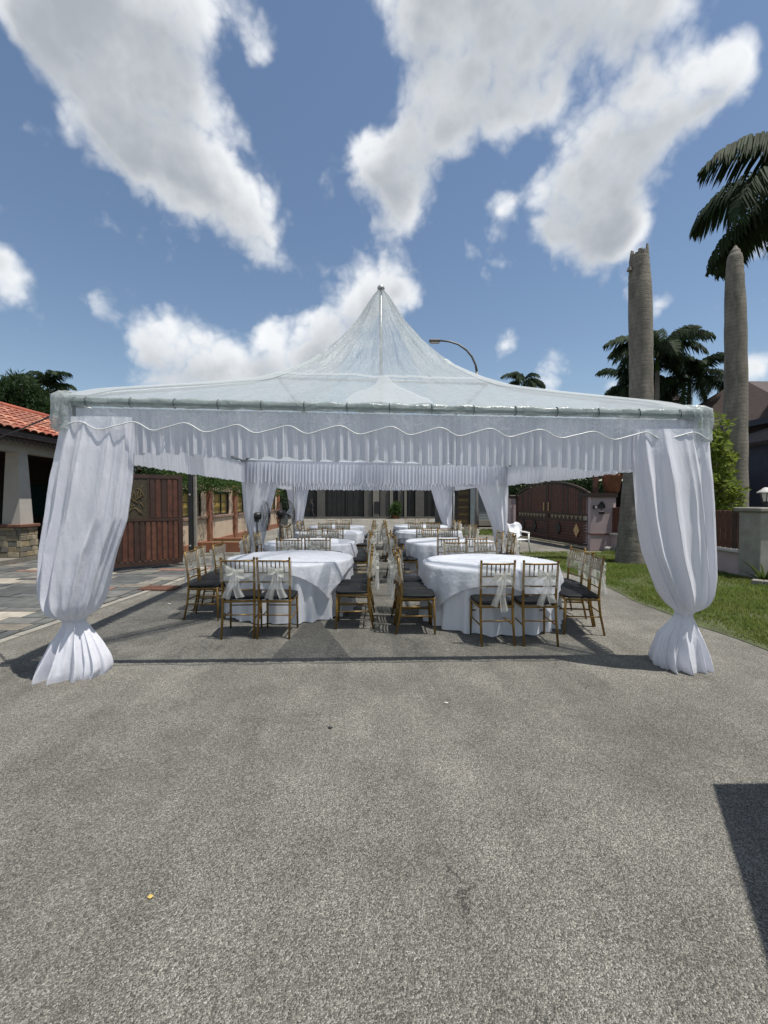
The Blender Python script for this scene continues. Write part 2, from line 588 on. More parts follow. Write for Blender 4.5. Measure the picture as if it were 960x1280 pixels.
class MB:
    """collects shapes; build() links them as ONE mesh object"""

    def __init__(self):
        self.v, self.f = [], []

    def add(self, vs, fs):
        b = len(self.v)
        self.v += [tuple(p) for p in vs]
        self.f += [tuple(i + b for i in q) for q in fs]
        return self

    def box(self, c, s, rz=0.0, taper=1.0, M3=None):
        x, y, z = s[0] / 2, s[1] / 2, s[2] / 2
        pts = [(-x, -y, -z), (x, -y, -z), (x, y, -z), (-x, y, -z), (-x * taper, -y * taper, z), (x * taper, -y * taper, z), (x * taper, y * taper, z), (-x * taper, y * taper, z)]
        c = Vector(c)
        if M3 is None:
            M3 = Matrix.Rotation(rz, 3, 'Z')
        pts = [M3 @ Vector(p) + c for p in pts]
        return self.add(pts, [(0, 3, 2, 1), (4, 5, 6, 7), (0, 1, 5, 4), (1, 2, 6, 5), (2, 3, 7, 6), (3, 0, 4, 7)])

    def rbox(self, c, s, b=0.01, rz=0.0, M3=None):
        """box with chamfered edges"""
        x, y, z = s[0] / 2, s[1] / 2, s[2] / 2
        c = Vector(c)
        if M3 is None:
            M3 = Matrix.Rotation(rz, 3, 'Z')
        rings = []
        for zz, ins in ((-z, b), (-z + b, 0), (z - b, 0), (z, b)):
            xx, yy = x - ins, y - ins
            rings.append([(-xx + b * (ins == 0), -yy, zz), (xx - b * (ins == 0), -yy, zz), (xx, -yy + b * (ins == 0), zz), (xx, yy - b * (ins == 0), zz),
                          (xx - b * (ins == 0), yy, zz), (-xx + b * (ins == 0), yy, zz), (-xx, yy - b * (ins == 0), zz), (-xx, -yy + b * (ins == 0), zz)])
        # inset rings get tiny corner offsets so that no two points coincide
        for k in (0, 3):
            rr = rings[k]
            e = b * 0.5
            xx, yy, zz = x - b, y - b, rr[0][2]
            rings[k] = [(-xx + e, -yy, zz), (xx - e, -yy, zz), (xx, -yy + e, zz), (xx, yy - e, zz), (xx - e, yy, zz), (-xx + e, yy, zz), (-xx, yy - e, zz), (-xx, -yy + e, zz)]
        pts = [M3 @ Vector(p) + c for rr in rings for p in rr]
        fs = [tuple(range(7, -1, -1)), tuple(range(24, 32))]
        for k in range(3):
            for i in range(8):
                j = (i + 1) % 8
                fs.append((k * 8 + i, k * 8 + j, k * 8 + 8 + j, k * 8 + 8 + i))
        return self.add(pts, fs)

    def tube(self, path, r, n=8, cap=True):
        path = [Vector(p) for p in path]
        rs = r if isinstance(r, (list, tuple)) else [r] * len(path)
        vs, fs = [], []
        up = None
        for i, p in enumerate(path):
            t = (path[min(i + 1, len(path) - 1)] - path[max(i - 1, 0)]).normalized()
            if up is None:
                up = t.orthogonal().normalized()
            up = (up - t * up.dot(t)).normalized()
            sd_ = t.cross(up)
            for k in range(n):
                a = 2 * PI * k / n
                vs.append(p + (up * math.cos(a) + sd_ * math.sin(a)) * rs[i])
        for i in range(len(path) - 1):
            for k in range(n):
                j = (k + 1) % n
                fs.append((i * n + k, i * n + j, (i + 1) * n + j, (i + 1) * n + k))
        if cap:
            fs.append(tuple(range(n - 1, -1, -1)))
            fs.append(tuple((len(path) - 1) * n + k for k in range(n)))
        return self.add(vs, fs)

    def lathe(self, c, prof, n=16, axis=None):
        """prof: list of (radius, height)"""
        c = Vector(c)
        q = Matrix.Identity(3) if axis is None else Vector(axis).normalized().to_track_quat('Z', 'Y').to_matrix()
        vs = [q @ Vector((r * math.cos(2 * PI * k / n), r * math.sin(2 * PI * k / n), h)) + c for r, h in prof for k in range(n)]
        fs = []
        for i in range(len(prof) - 1):
            for k in range(n):
                j = (k + 1) % n
                fs.append((i * n + k, i * n + j, (i + 1) * n + j, (i + 1) * n + k))
        fs.append(tuple(range(n - 1, -1, -1)))
        fs.append(tuple((len(prof) - 1) * n + k for k in range(n)))
        return self.add(vs, fs)

    def grid(self, fn, nu, nv, closed=False):
        vs = [fn(i / nu, j / nv) for j in range(nv + 1) for i in range(nu if closed else nu + 1)]
        w = nu if closed else nu + 1
        fs = []
        for j in range(nv):
            for i in range(nu):
                a, b = i, (i + 1) % w if closed else i + 1
                fs.append((j * w + a, j * w + b, (j + 1) * w + b, (j + 1) * w + a))
        return self.add(vs, fs)

    def prism(self, poly, z0, z1):
        n = len(poly)
        vs = [(x, y, z0) for x, y in poly] + [(x, y, z1) for x, y in poly]
        fs = [tuple(range(n - 1, -1, -1)), tuple(range(n, 2 * n))]
        for i in range(n):
            j = (i + 1) % n
            fs.append((i, j, n + j, n + i))
        return self.add(vs, fs)

    def slab(self, pts, t):
        """polygon in space given thickness along its normal (downwards)"""
        pts = [Vector(p) for p in pts]
        nn = (pts[1] - pts[0]).cross(pts[2] - pts[1]).normalized()
        n = len(pts)
        vs = pts + [p - nn * t for p in pts]
        fs = [tuple(range(n)), tuple(range(2 * n - 1, n - 1, -1))]
        for i in range(n):
            j = (i + 1) % n
            fs.append((i, n + i, n + j, j))
        return self.add(vs, fs)

    def quad(self, *p):
        return self.add(p, [tuple(range(len(p)))])

    def mesh(self, name, mat, smooth=False):
        me = bpy.data.meshes.new(name)
        me.from_pydata(self.v, [], self.f)
        if mat:
            me.materials.append(mat)
        if smooth:
            me.polygons.foreach_set('use_smooth', [True] * len(me.polygons))
        me.update()
        return me

    def build(self, name, mat, parent=None, smooth=False, **kw):
        return link(name, self.mesh(name, mat, smooth), parent, **kw)


def link(name, me, parent=None, loc=None, rz=None, label=None, kind=None):
    o = bpy.data.objects.new(name, me)
    COL.objects.link(o)
    if parent:
        o.parent = parent
    if loc is not None:
        o.location = loc
    if rz is not None:
        o.rotation_euler = (0, 0, rz)
    if label:
        o['label'] = label
    if kind:
        o['kind'] = kind
    return o


def tag(o, label, cat, group=None, kind=None):
    o['label'] = label
    o['category'] = cat
    if group:
        o['group'] = group
    if kind:
        o['kind'] = kind
    return o


def thing(name, label, cat, loc=(0, 0, 0), rz=0.0, group=None):
    o = bpy.data.objects.new(name, None)
    COL.objects.link(o)
    o.empty_display_size = 0.2
    o.location = loc
    o.rotation_euler = (0, 0, rz)
    return tag(o, label, cat, group)


def struct(name, mb, mat, label=None, parent=None, smooth=False):
    o = mb.build(name, mat, parent, smooth)
    o['kind'] = 'structure'
    if label:
        o['label'] = label
    return o


def copy_tree(o, parent=None):
    c = o.copy()
    COL.objects.link(c)
    c.parent = parent
    for ch in list(o.children):
        copy_tree(ch, c)
    return c


def np_mesh(name, verts, faces, mat, smooth=False):
    """fast mesh: verts (n,3), faces (m,k) of equal size k"""
    me = bpy.data.meshes.new(name)
    m, kk = faces.shape
    me.vertices.add(len(verts))
    me.vertices.foreach_set('co', np.ascontiguousarray(verts, dtype=np.float32).ravel())
    me.loops.add(m * kk)
    me.loops.foreach_set('vertex_index', np.ascontiguousarray(faces, dtype=np.int32).ravel())
    me.polygons.add(m)
    me.polygons.foreach_set('loop_start', np.arange(0, m * kk, kk, dtype=np.int32))
    me.materials.append(mat)
    if smooth:
        me.polygons.foreach_set('use_smooth', [True] * m)
    me.update(calc_edges=True)
    return me


def lerp_table(tab, z):
    """tab rows sorted by descending first value; linear interpolation of the other columns with smoothing"""
    if z >= tab[0][0]:
        return tab[0][1:]
    for a, b in zip(tab, tab[1:]):
        if z >= b[0]:
            t = (a[0] - z) / (a[0] - b[0])
            return tuple(p + (q - p) * t for p, q in zip(a[1:], b[1:]))
    return tab[-1][1:]


def leaf_cloud(centers, radii, n, size, seed, up=0.3, aspect=2.2):
    """n small pointed leaves (two triangles each) spread through the given ellipsoids"""
    g = np.random.default_rng(seed)
    centers = np.array(centers, float)
    radii = np.array(radii, float)
    if radii.ndim == 1:
        radii = np.repeat(radii[:, None], 3, 1)
    vol = radii.prod(1)
    idx = g.choice(len(centers), n, p=vol / vol.sum())
    d = g.normal(size=(n, 3))
    d /= np.linalg.norm(d, axis=1)[:, None]
    rr = g.uniform(0.35, 1.0, n) ** 0.6
    pos = centers[idx] + d * radii[idx] * rr[:, None]
    ax = g.normal(size=(n, 3)) + d * 0.8 + np.array([0, 0, -up])
    ax /= np.linalg.norm(ax, axis=1)[:, None]
    sd_ = np.cross(ax, g.normal(size=(n, 3)))
    sd_ /= np.linalg.norm(sd_, axis=1)[:, None] + 1e-9
    L = size * g.uniform(0.6, 1.3, n)[:, None]
    w = L / aspect
    a = pos
    b = pos + ax * L * .5 + sd_ * w * .5
    c = pos + ax * L
    e = pos + ax * L * .5 - sd_ * w * .5
    V = np.stack([a, b, c, e], 1).reshape(-1, 3)
    F = np.arange(n * 4).reshape(n, 4)
    return V, F


# ------------------------------------------------------------------ setting: ground, road, driveway, lawn
struct('ground', MB().quad((-400, -60, -.012), (400, -60, -.012), (400, 700, -.012), (-400, 700, -.012)), M['ground'])


def xe(y):           # left edge of the road
    return -4.27 + (y - 5.1) * 0.094


def xr(y):           # right edge of the road
    return 4.10 + (y - 4.7) * 0.04 + 0.05 * math.sin(y * 1.7) + .03 * math.sin(y * 4.1 + 1)


mb = MB()
ys = [-30, -8] + [i * 0.4 for i in range(1, 34)]
pl = [(xe(max(y, -8)) - .0, y) for y in ys]
pr = [(xr(y), y) for y in ys]
for i in range(len(ys) - 1):
    mb.quad((*pl[i], 0), (*pr[i], 0), (*pr[i + 1], 0), (*pl[i + 1], 0))
yl = ys[-1]
mb.quad((pl[-1][0], yl, 0), (pr[-1][0], yl, 0), (6.9, 14.4, 0), (-5.55, 14.4, 0))
mb.quad((-5.55, 14.4, 0), (6.9, 14.4, 0), (6.3, 20.2, 0), (-5.6, 20.2, 0))
mb.quad((-5.6, 20.2, 0), (6.3, 20.2, 0), (13, 24, 0), (-5.6, 24, 0))
mb.quad((-14, 24, 0), (24, 24, 0), (24, 41, 0), (-14, 41, 0))
road = struct('road', mb, M['asphalt'])

# slate driveway: bed plus stones that can be picked apart
mb = MB()
ydr = [3.0, 5.1, 8, 11, 13.4]
for a, b in zip(ydr, ydr[1:]):
    mb.quad((-13, a, -.004), (xe(a) - .02, a, -.004), (xe(b) - .02, b, -.004), (-13, b, -.004))
mb.quad((-13, 13.4, -.004), (-5.7, 13.4, -.004), (-5.7, 26, -.004), (-13, 26, -.004))
drive = struct('driveway', mb, M['mortar'])
mb = MB()
yk = 3.4
while yk < 13.2:
    L = random.uniform(.5, 1.1)
    a, b = yk, yk + L - .012
    mb.prism([(xe(a) - .11, a), (xe(a), a), (xe(b), b), (xe(b) - .11, b)], -.004, .012 + random.uniform(-.003, .004))
    yk += L
mb.build('edging', M['kerbstone'], drive)
stones = []
y = 3.2
row = 0
while y < 13.2:
    dep = random.choice([.30, .42, .55, .42])
    x = xe(y) - .13 - random.uniform(0, .25)
    if x < xe(y) - .16:
        stones.append((x + .01, xe(y) - .13, y, dep))
    while x > -12.5:
        w = random.choice([.35, .5, .65, .85, 1.0]) * random.uniform(.9, 1.1)
        if dep > .4 and random.random() < .35:
            h = dep * random.choice([.45, .5, .6])
            stones.append((x - w, x, y, h))
            stones.append((x - w, x, y + h, dep - h))
        else:
            stones.append((x - w, x, y, dep))
        x -= w
    y += dep
vis, rest = [], []
for s in stones:
    px, py, d = proj(((s[0] + s[1]) / 2, s[2] + s[3] / 2, 0))
    if -90 < px < 330:
        hid = 60 < px < 130 and py < 775
        vis.append((d + (6 if hid else 0) + (4 if px < -10 else 0), s))
    else:
        rest.append(s)
vis.sort(key=lambda q: q[0])
slate_pick = [0, 0, 0, 1, 1, 1, 2, 2, 6, 6, 6, 3, 3, 7, 7, 0, 1, 5, 4]


def stone_poly(s):
    x0, x1, y0, h = s
    g = .009
    sk = -.10          # the courses run slightly askew to the road
    j = lambda: random.uniform(-.006, .006)
    f = lambda x, yy: (x, yy + sk * (x + 4) * .6)
    return [f(x0 + g + j(), y0 + g + j()), f(x1 - g + j(), y0 + g + j()), f(x1 - g + j(), y0 + h - g + j()), f(x0 + g + j(), y0 + h - g + j())]


for k, (d, s) in enumerate(vis[:290]):
    top = .014 + random.uniform(-.004, .006)
    MB().prism(stone_poly(s), -.006, top).build('paving_stone', M['slate%d' % random.choice(slate_pick)], drive)
mb = MB()
for s in [q[1] for q in vis[290:]] + rest:
    mb.prism(stone_poly(s), -.006, .012 + random.uniform(-.003, .004))
mb.build('paving_bed', M['slate1'], drive, kind='stuff')

# drain grate in the driveway edge
c = G(200, 735, .02)
g_ = thing('drain_grate', 'rust brown metal drain grate set in the slate driveway beside the road', 'drain grate', (c.x, c.y, 0), -.06)
fr = MB()
for sx_, sy_, w, h in ((0, -.17, .62, .03), (0, .17, .62, .03), (-.295, 0, .03, .31), (.295, 0, .03, .31)):
    fr.box((sx_, sy_, .022), (w, h, .022))
fr.build('frame', M['capstone'], g_)
for i in range(13):
    MB().box((-.25 + i * .0417, 0, .022), (.016, .309, .016)).build('bar', M['capstone'], g_)

# lawn on the right
mb = MB()
yy = [-20, 0] + [1 + i * .5 for i in range(26)]
for a, b in zip(yy, yy[1:]):
    xa, xb = (9.0 if a < 14 else 8), (9.0 if b < 14 else 8)
    mb.quad((xr(a) - .05, a, .006), (9.2, a, .02), (9.2, b, .02), (xr(b) - .05, b, .006))
lawn = struct('lawn', mb, M['soil'])
nb = 130000
gx = rng.uniform(4.0, 8.9, nb)
gy = 2.6 + 11.0 * rng.uniform(0, 1, nb) ** 1.25
edge = np.array([xr(v) for v in gy])
tuft = np.array([mnoise.noise(Vector((a * 1.3, b * 1.3, 0))) for a, b in zip(gx, gy)])
keep = (gx > edge - .02 + .10 * np.abs(np.sin(gy * 5)) * rng.uniform(0, 1, nb)) & (tuft + rng.uniform(-.4, .6, nb) > -.33)
keep &= ~((gy > 12.6) & (gx < 7.0) & (rng.uniform(0, 1, nb) < .5))
gx, gy, tuft = gx[keep], gy[keep], tuft[keep]
n = len(gx)
h = (.03 + .035 * rng.uniform(0, 1, n)) * (1 + .7 * np.clip(tuft, -.5, 1)) * np.clip((gx - np.array([xr(v) for v in gy])) * 3 + .35, .35, 1.15)
ang = rng.uniform(0, 2 * PI, n)
lean = rng.uniform(.2, 1.1, n) * h
bw = rng.uniform(.004, .009, n)
ca, sa = np.cos(ang), np.sin(ang)
b0 = np.stack([gx - sa * bw, gy + ca * bw, np.full(n, .0)], 1)
b1 = np.stack([gx + sa * bw, gy - ca * bw, np.full(n, .0)], 1)
m0 = np.stack([gx + ca * lean * .4 + sa * bw * .7, gy + sa * lean * .4 - ca * bw * .7, h * .65], 1)
m1 = np.stack([gx + ca * lean * .4 - sa * bw * .7, gy + sa * lean * .4 + ca * bw * .7, h * .65], 1)
t0 = np.stack([gx + ca * lean, gy + sa * lean, h], 1)
V = np.stack([b0, b1, m0, m1, t0], 1).reshape(-1, 3)
ix = np.arange(n)[:, None] * 5
F = np.concatenate([ix + np.array([[0, 1, 2]]), ix + np.array([[0, 2, 3]]), ix + np.array([[3, 2, 4]])])
gr = link('grass', np_mesh('grass', V, F, M['grass']))
tag(gr, 'short green grass growing on the verge beside the road', 'grass', kind='stuff')
del V, F

# a small far lawn beyond the tents
c0, c1 = G(575, 672), G(640, 664)
nb = 7000
gx = rng.uniform(c0.x - .6, c1.x + 1.5, nb)
gy = rng.uniform(20.5, 24.0, nb)
h = rng.uniform(.05, .14, nb)
ang = rng.uniform(0, 2 * PI, nb)
V = np.stack([np.stack([gx - .012 * np.sin(ang), gy + .012 * np.cos(ang), gx * 0], 1), np.stack([gx + .012 * np.sin(ang), gy - .012 * np.cos(ang), gx * 0], 1),
              np.stack([gx + .05 * np.cos(ang), gy + .05 * np.sin(ang), h], 1)], 1).reshape(-1, 3)
fg = link('far_grass', np_mesh('far_grass', V, np.arange(nb * 3).reshape(nb, 3), M['grass']))
tag(fg, 'strip of bright green grass before the blue-grey shutter beyond the tents', 'grass', kind='stuff')

# ------------------------------------------------------------------ the two marquee tents
TW = 3.0
Y1 = 4.17
PEAK = 5.0
PROF = [(0, 5.0), (.045, 4.78), (.12, 4.33), (.2, 3.96), (.266, 3.71), (.33, 3.49), (.397, 3.33), (.45, 3.215), (.538, 3.06), (.7, 2.87), (.929, 2.62), (1.0, 2.50)]


def prof(t):
    for a, b in zip(PROF, PROF[1:]):
        if t <= b[0]:
            return a[1] + (b[1] - a[1]) * (t - a[0]) / (b[0] - a[0])
    return PROF[-1][1]


def nz3(x, y, z, s):
    return mnoise.noise(Vector((x * s, y * s, z * s)))


def make_tent(yf, name_label, tilt, first):
    T = thing('marquee_tent', name_label, 'tent', (.05, yf, 0), 0, 'white pagoda tents over the road')
    cy = TW            # local centre
    sh = lambda p: Vector((p[0], p[1], p[2] * (1 - tilt * p[0])))

    def fix(mb):
        mb.v = [tuple(sh(p)) for p in mb.v]
        return mb
    dirs = [(0, -1), (1, 0), (0, 1), (-1, 0)]

    def loc(a, t, k, z, out=0.0):
        """a across -1..1, t from peak 0 to eave 1, on side k"""
        dx, dy = dirs[k]
        ox, oy = -dy, dx
        return Vector((dx * (t * TW + out) + ox * a * t * TW, cy + dy * (t * TW + out) + oy * a * t * TW, z))
    for k, (a, b) in enumerate(((-1, -1), (1, -1), (1, 1), (-1, 1))):
        fix(MB().tube([(a * (TW - .11), cy + b * (TW - .06), 0), (a * (TW - .11), cy + b * (TW - .06), 2.42)], .032, 10)).build('post', M['steel'], T, True)
        fix(MB().box((a * (TW - .11), cy + b * (TW - .06), .004), (.16, .16, .008))).build('base_plate', M['steel'], T)
        hp = [Vector((a * TW * t, cy + b * TW * t, prof(t) - .045)) for t in (.999, .9, .7, .538, .45)]
        fix(MB().tube(hp, .022, 8)).build('hip_beam', M['steel'], T, True)
    for k in range(4):
        e0, e1 = loc(-1, 1, k, 2.455, -.05), loc(1, 1, k, 2.455, -.05)
        wrapped = (first and k == 2) or (not first and k == 0)
        fix(MB().tube([e0, e1], .026, 8)).build('eave_beam', M['valance'] if wrapped else M['steel'], T, True)
        q0, q1 = loc(-.985, .45, k, 3.15), loc(.985, .45, k, 3.15)
        fix(MB().tube([q0, q1], .018, 8)).build('ring_beam', M['steel'], T, True)
        mb = MB()

        def rp(u, v, k=k):
            a = u * 2 - 1
            t = .012 + .988 * v
            z = prof(t)
            w = (1 - a * a)
            ripple = .028 * t * w * math.sin(a * 19 + 3 * nz3(a, t, k, 2)) * (1 - t)
            crease = .05 * w * t * nz3(a * 3 + k * 7, t * 2.2, yf, 1.6) + .02 * w * t * nz3(a * 9 + k, t * 7, yf, 1.5)
            sag = -.10 * w * max(0, (t - .45)) * (1 - t) * 4
            edge = -.012 * w * (t > .985) * (1 + math.sin(a * 40))
            return sh(loc(a, t, k, z + ripple + crease * (1 - t ** 6) + sag + edge))
        mb.grid(rp, 84, 64)
        mb.build('roof_panel', M['film'], T, True)
        # white reinforcing strips: down the middle of each side and along each hip
        mb = MB()

        def mp(u, v, k=k):
            t = .46 + .535 * v
            hw = (.05 + .36 * v)
            a = (u * 2 - 1) * hw / (t * TW)
            p = rp((a + 1) / 2, (t - .012) / .988)
            return p + Vector((0, 0, .012))
        mb.grid(mp, 10, 20)
        mb.build('seam_strip', M['strip'], T, True)
        mb = MB()

        def mh(u, v, k=k):
            t = .30 + .695 * v
            hw = .22 * min(1, v * 2 + .25) / (t * TW)
            a = 1 - u * hw
            p = rp((a + 1) / 2, (t - .012) / .988)
            q = p + Vector((0, 0, .012))
            return q
        mb.grid(mh, 5, 24)
        mb.build('hip_strip', M['strip'], T, True)
        mb = MB()

        def mh2(u, v, k=k):
            t = .30 + .695 * v
            hw = .22 * min(1, v * 2 + .25) / (t * TW)
            a = -1 + u * hw
            return rp((a + 1) / 2, (t - .012) / .988) + Vector((0, 0, .012))
        mb.grid(mh2, 5, 24)
        mb.build('hip_strip', M['strip'], T, True)
        # seam ring: a doubled strip of film
        mb = MB()
        mb.grid(lambda u, v, k=k: rp(u, (.438 + .024 * v)) + Vector((0, 0, .006)), 40, 1)
        mb.build('ring_seam', M['strip'], T, True)
        # film folded round the eave beam
        if (first and k == 2) or (not first and k == 0):
            skip = True
        else:
            skip = False
        mb = MB()
        NB = 120
        pts = []
        for i in range(NB + 1):
            a = (i / NB * 2 - 1)
            s = a * 3.05
            pts.append((a, s))

        def wrap(u, v, k=k):
            a = (v * 2 - 1) * .985
            ph = 2 * PI * u
            rr = .036 + .006 * nz3(a * 12 + k * 9, u * 3, yf, 1.0) + .006 * math.sin(a * 60 + 2 * nz3(a * 9, 0, 0, 1))
            pinch = min(1, abs(math.sin(a * 7.5 * PI)) * 9)
            rr *= .78 + .22 * pinch
            p = loc(a, 1, k, 2.462 + rr * 1.15 * math.sin(ph), -.008 + rr * .42 * math.cos(ph) + .008 * nz3(a * 25, u * 4, k, 1))
            return sh(p)
        mb.grid(wrap, 12, 150, closed=False)
        if not skip:
            mb.build('eave_wrap', M['film_band'], T, True)
        for i in range(0 if skip else 15):
            a = (i - 7) / 7.5 * .985
            c = loc(a, 1, k, 2.462, -.012)
            ring = [c + Vector((dirs[k][0] * .035 * math.cos(f) , dirs[k][1] * .035 * math.cos(f), .044 * math.sin(f))) for f in np.linspace(0, 2 * PI, 13)]
            fix(MB().tube(ring, .0045, 5, False)).build('tie', M['tie'], T)
        # clear valance with a scalloped, piped lower edge
        mb = MB()

        def scal(s):
            f = (s / .47 + .25 * nz3(s, k + 3, yf, .8) + .3 * k) % 1.0
            return 2.24 + .034 * math.cos(2 * PI * f) + .007 * math.sin(2 * PI * f * 2) + .012 * nz3(s, k, yf, 1.1)

        def cv(u, v, k=k):
            a = u * 2 - 1
            s = a * TW
            zb = scal(s)
            z = 2.43 + (zb - 2.43) * v
            o = .045 + .018 * nz3(s * 2.2, z * 3 + k * 5, yf, 1) + .012 * v * math.sin(s * 9)
            return sh(loc(a, 1, k, z, o))
        mb.grid(cv, 220, 5)
        if skip:
            mb = None
        cvo = mb.build('clear_valance', M['film_clear'], T, True) if mb else None
        fix_pts = [cv(i / 220, 1.0) + Vector((dirs[k][0] * .004, dirs[k][1] * .004, 0)) for i in range(221)]
        if cvo:
            MB().tube(fix_pts, .0055, 6).build('piping', M['piping'], cvo, True)
        # pleated cloth valance
        mb = MB()
        NP = 560
        phs = [0.0]
        for i in range(NP):
            phs.append(phs[-1] + (2 * PI * 74 / NP) * (1 + .55 * nz3(i * .055, k * 11 + yf, 0, 1)))
        wgt = [.45 + 1.3 * abs(nz3(i * .04, k * 5, yf + 3, 1)) for i in range(NP + 1)]

        def vp(u, v, k=k):
            i = int(round(u * NP))
            a = (u * 2 - 1) * .985
            ph = phs[i]
            am = (.017 + .020 * v) * wgt[i]
            fold = math.sin(ph) + .45 * math.sin(2 * ph + 1.0) + .2 * math.sin(3 * ph)
            zb = (1.935 if k == 0 else 1.985) + .012 * math.sin(ph * .5) + (.02 * nz3(u * 9, k * 3, yf, 1) + .018 * nz3(u * 31, k * 3, yf + 5, 1))
            ztop = 2.41 if not skip else 2.40
            if first and k == 0:
                zb += .085 - .115 * u
            z = ztop + (zb - ztop) * v
            return sh(loc(a, 1, k, z, (-.03 if not skip else (-.11 if k == 2 else .03)) + am * fold - .02 * v))
        mb.grid(vp, NP, 5)
        mb.build('cloth_valance', M['valance'], T, True)
    # corner caps of folded film
    for a, b in ((-1, -1), (1, -1), (1, 1), (-1, 1)):
        if b == (1 if first else -1):
            continue
        mb = MB()

        def cap(u, v, a=a, b=b):
            z = 2.555 - .335 * v - .03 * abs(math.sin(u * 7)) * v
            s = (u * 2 - 1) * .17
            o = .045 + .010 * math.sin(u * 30 + v * 2) + .02 * nz3(u * 6, v * 3, a + b, 1.5)
            if s < 0:
                x, y = a * (TW + o), cy + b * (TW + o + s)
            else:
                x, y = a * (TW + o - s), cy + b * (TW + o)
            if v == 0:
                x, y = x - a * .05, y - b * .05
            return sh((x, y, z))
        mb.grid(cap, 24, 8)
        mb.build('corner_cap', M['film_cap'], T, True)
    fix(MB().tube([(0, cy, 3.13), (0, cy, PEAK - .03)], .026, 10)).build('king_post', M['steel'], T, True)
    fix(MB().tube([(-.45 * TW, cy, 3.12), (.45 * TW, cy, 3.12)], .018, 8)).build('cross_beam', M['steel'], T, True)
    fix(MB().lathe((0, cy, PEAK - .05), [(.055, 0), (.06, .02), (.045, .05), (.03, .06), (.012, .075)], 12)).build('peak_cap', M['steel'], T, True)
    return T


make_tent(Y1, 'clear roofed white tent in front, its pleated valance facing the open road', .006, True)
make_tent(Y1 + 6.10, 'second clear roofed white tent, joined on behind the front tent', .0, False)

# ------------------------------------------------------------------ curtains


def curtain(rows, cy, label, pleats, seed, hd=.10, amp=.03, nrows=110, ncol=300, fold_side=0, lean=0.0):
    """rows: (z, x_left, x_right, depth factor), top first"""
    z0, z1 = rows[0][0], rows[-1][0]
    mb = MB()
    g = random.Random(seed)
    ph = [g.uniform(0, 6.28) for _ in range(6)]

    def f(u, v):
        z = z0 + (z1 - z0) * v
        vals = [lerp_table(rows, z + dz) for dz in (-.024, -.012, 0, .012, .024)]
        xl, xrr, df = [sum(c) / 5 for c in zip(*vals)]
        cx, hw = (xl + xrr) / 2, (xrr - xl) / 2
        th = 2 * PI * u
        c_, s_ = math.cos(th), math.sin(th)
        k2 = 1 + .10 * nz3(seed, v * 3, 0, 1)
        q1 = pleats * 1.5 * th + ph[0] + 1.6 * nz3(v * 1.5, th, seed, .9)
        q2 = pleats * 2.6 * th + ph[2] + 2.2 * nz3(v * 2.2, th * 1.5, seed + 9, .9)
        rid = lambda q: 1 - 2 * abs(math.sin(q / 2)) ** .75          # soft hollows, sharp ridges
        wv = 1.0 * rid(q1) + .55 * math.sin((pleats * 1.618) * s_ * 1.6 + ph[1] + v * 1.3) + .5 * rid(q2) * (.5 + nz3(th * 2, v * 2, seed, 1))
        tight = min(1.0, hw / .30)
        A = amp * (.12 + .88 * tight) * df
        nzv = nz3(math.cos(th) * 2 + seed, math.sin(th) * 2, z * 2.2, 1.3) * .018 * tight
        r = 1 + (A * wv + nzv) / max(hw, .12)
        x = cx + hw * math.copysign(abs(c_) ** .8, c_) * (1 + (r - 1) * .35)
        y = cy + lean * (z0 - z) + hd * df * s_ * r + A * wv * .5 * s_
        return Vector((x, y, z + .012 * math.sin(th * 5 + ph[3]) * (v > .97)))
    mb.grid(f, ncol, nrows, closed=True)
    o = mb.build('curtain', M['curtain'], None, True)
    tag(o, label, 'curtain', 'white curtains on the tent posts')
    return o


def rows_px(lst, d):
    out = []
    for py, xl, xrr, df in lst:
        a, b = P(xl, py, d), P(xrr, py, d)
        out.append((a.z, a.x, b.x, df))
    return out


def tie(o, z, x, y, r, name='tie_band'):
    mb = MB()
    mb.tube([(x + r * math.cos(f), y + r * .8 * math.sin(f), z + .008 * math.sin(3 * f)) for f in np.linspace(0, 2 * PI, 21)], .013, 7, False)
    mb.build(name, M['valance'], o, True)


fl = [(522, 80, 168, .5), (560, 74, 166, .8), (600, 66, 163, 1.0), (650, 60, 156, 1.2), (690, 55, 141, 1.4), (725, 54, 131, 1.5), (745, 55, 125, 1.5), (757, 58, 120, 1.5), (766, 63, 114, 1.3), (771, 71, 107, .9), (775, 79, 100, .5),
      (786, 75, 108, .7), (805, 64, 119, 1.2), (825, 55, 128, 1.6), (838, 50, 130, 1.8), (846, 50, 126, 1.8)]
o = curtain(rows_px(fl, 4.10), Y1 + .03, 'white curtain knotted low, at the front tent corner beside the slate driveway', 8, 3, .13, .028)
z = P(90, 775, 4.1)
tie(o, z.z, z.x, Y1 + .03, .088)
fr_ = [(538, 788, 884, .5), (570, 789, 886, .8), (600, 792, 889, 1.0), (650, 798, 892, 1.2), (690, 806, 892, 1.4), (720, 818, 890, 1.5), (742, 829, 885, 1.5), (752, 836, 880, 1.4), (760, 842, 874, 1.1), (766, 850, 864, .5),
       (776, 844, 868, .7), (795, 829, 875, 1.2), (815, 823, 882, 1.5), (828, 822, 884, 1.7), (836, 826, 885, 1.7)]
o = curtain(rows_px(fr_, 4.30), Y1 + .03, 'white curtain knotted low, at the front tent corner beside the grass verge', 8, 11, .13, .028)
z = P(857, 767, 4.3)
tie(o, z.z, z.x, Y1 + .03, .068)
ml = [(578, 303, 353, .6), (600, 303, 349, .8), (640, 306, 338, 1.0), (665, 311, 333, 1.0), (680, 316, 329, .8), (690, 313, 330, .9), (712, 308, 334, 1.2)]
curtain(rows_px(ml, 10.15), Y1 + 6.02, 'white curtain swept aside at the middle post beside the standing fan', 7, 21, .20, .03, 70, 200)
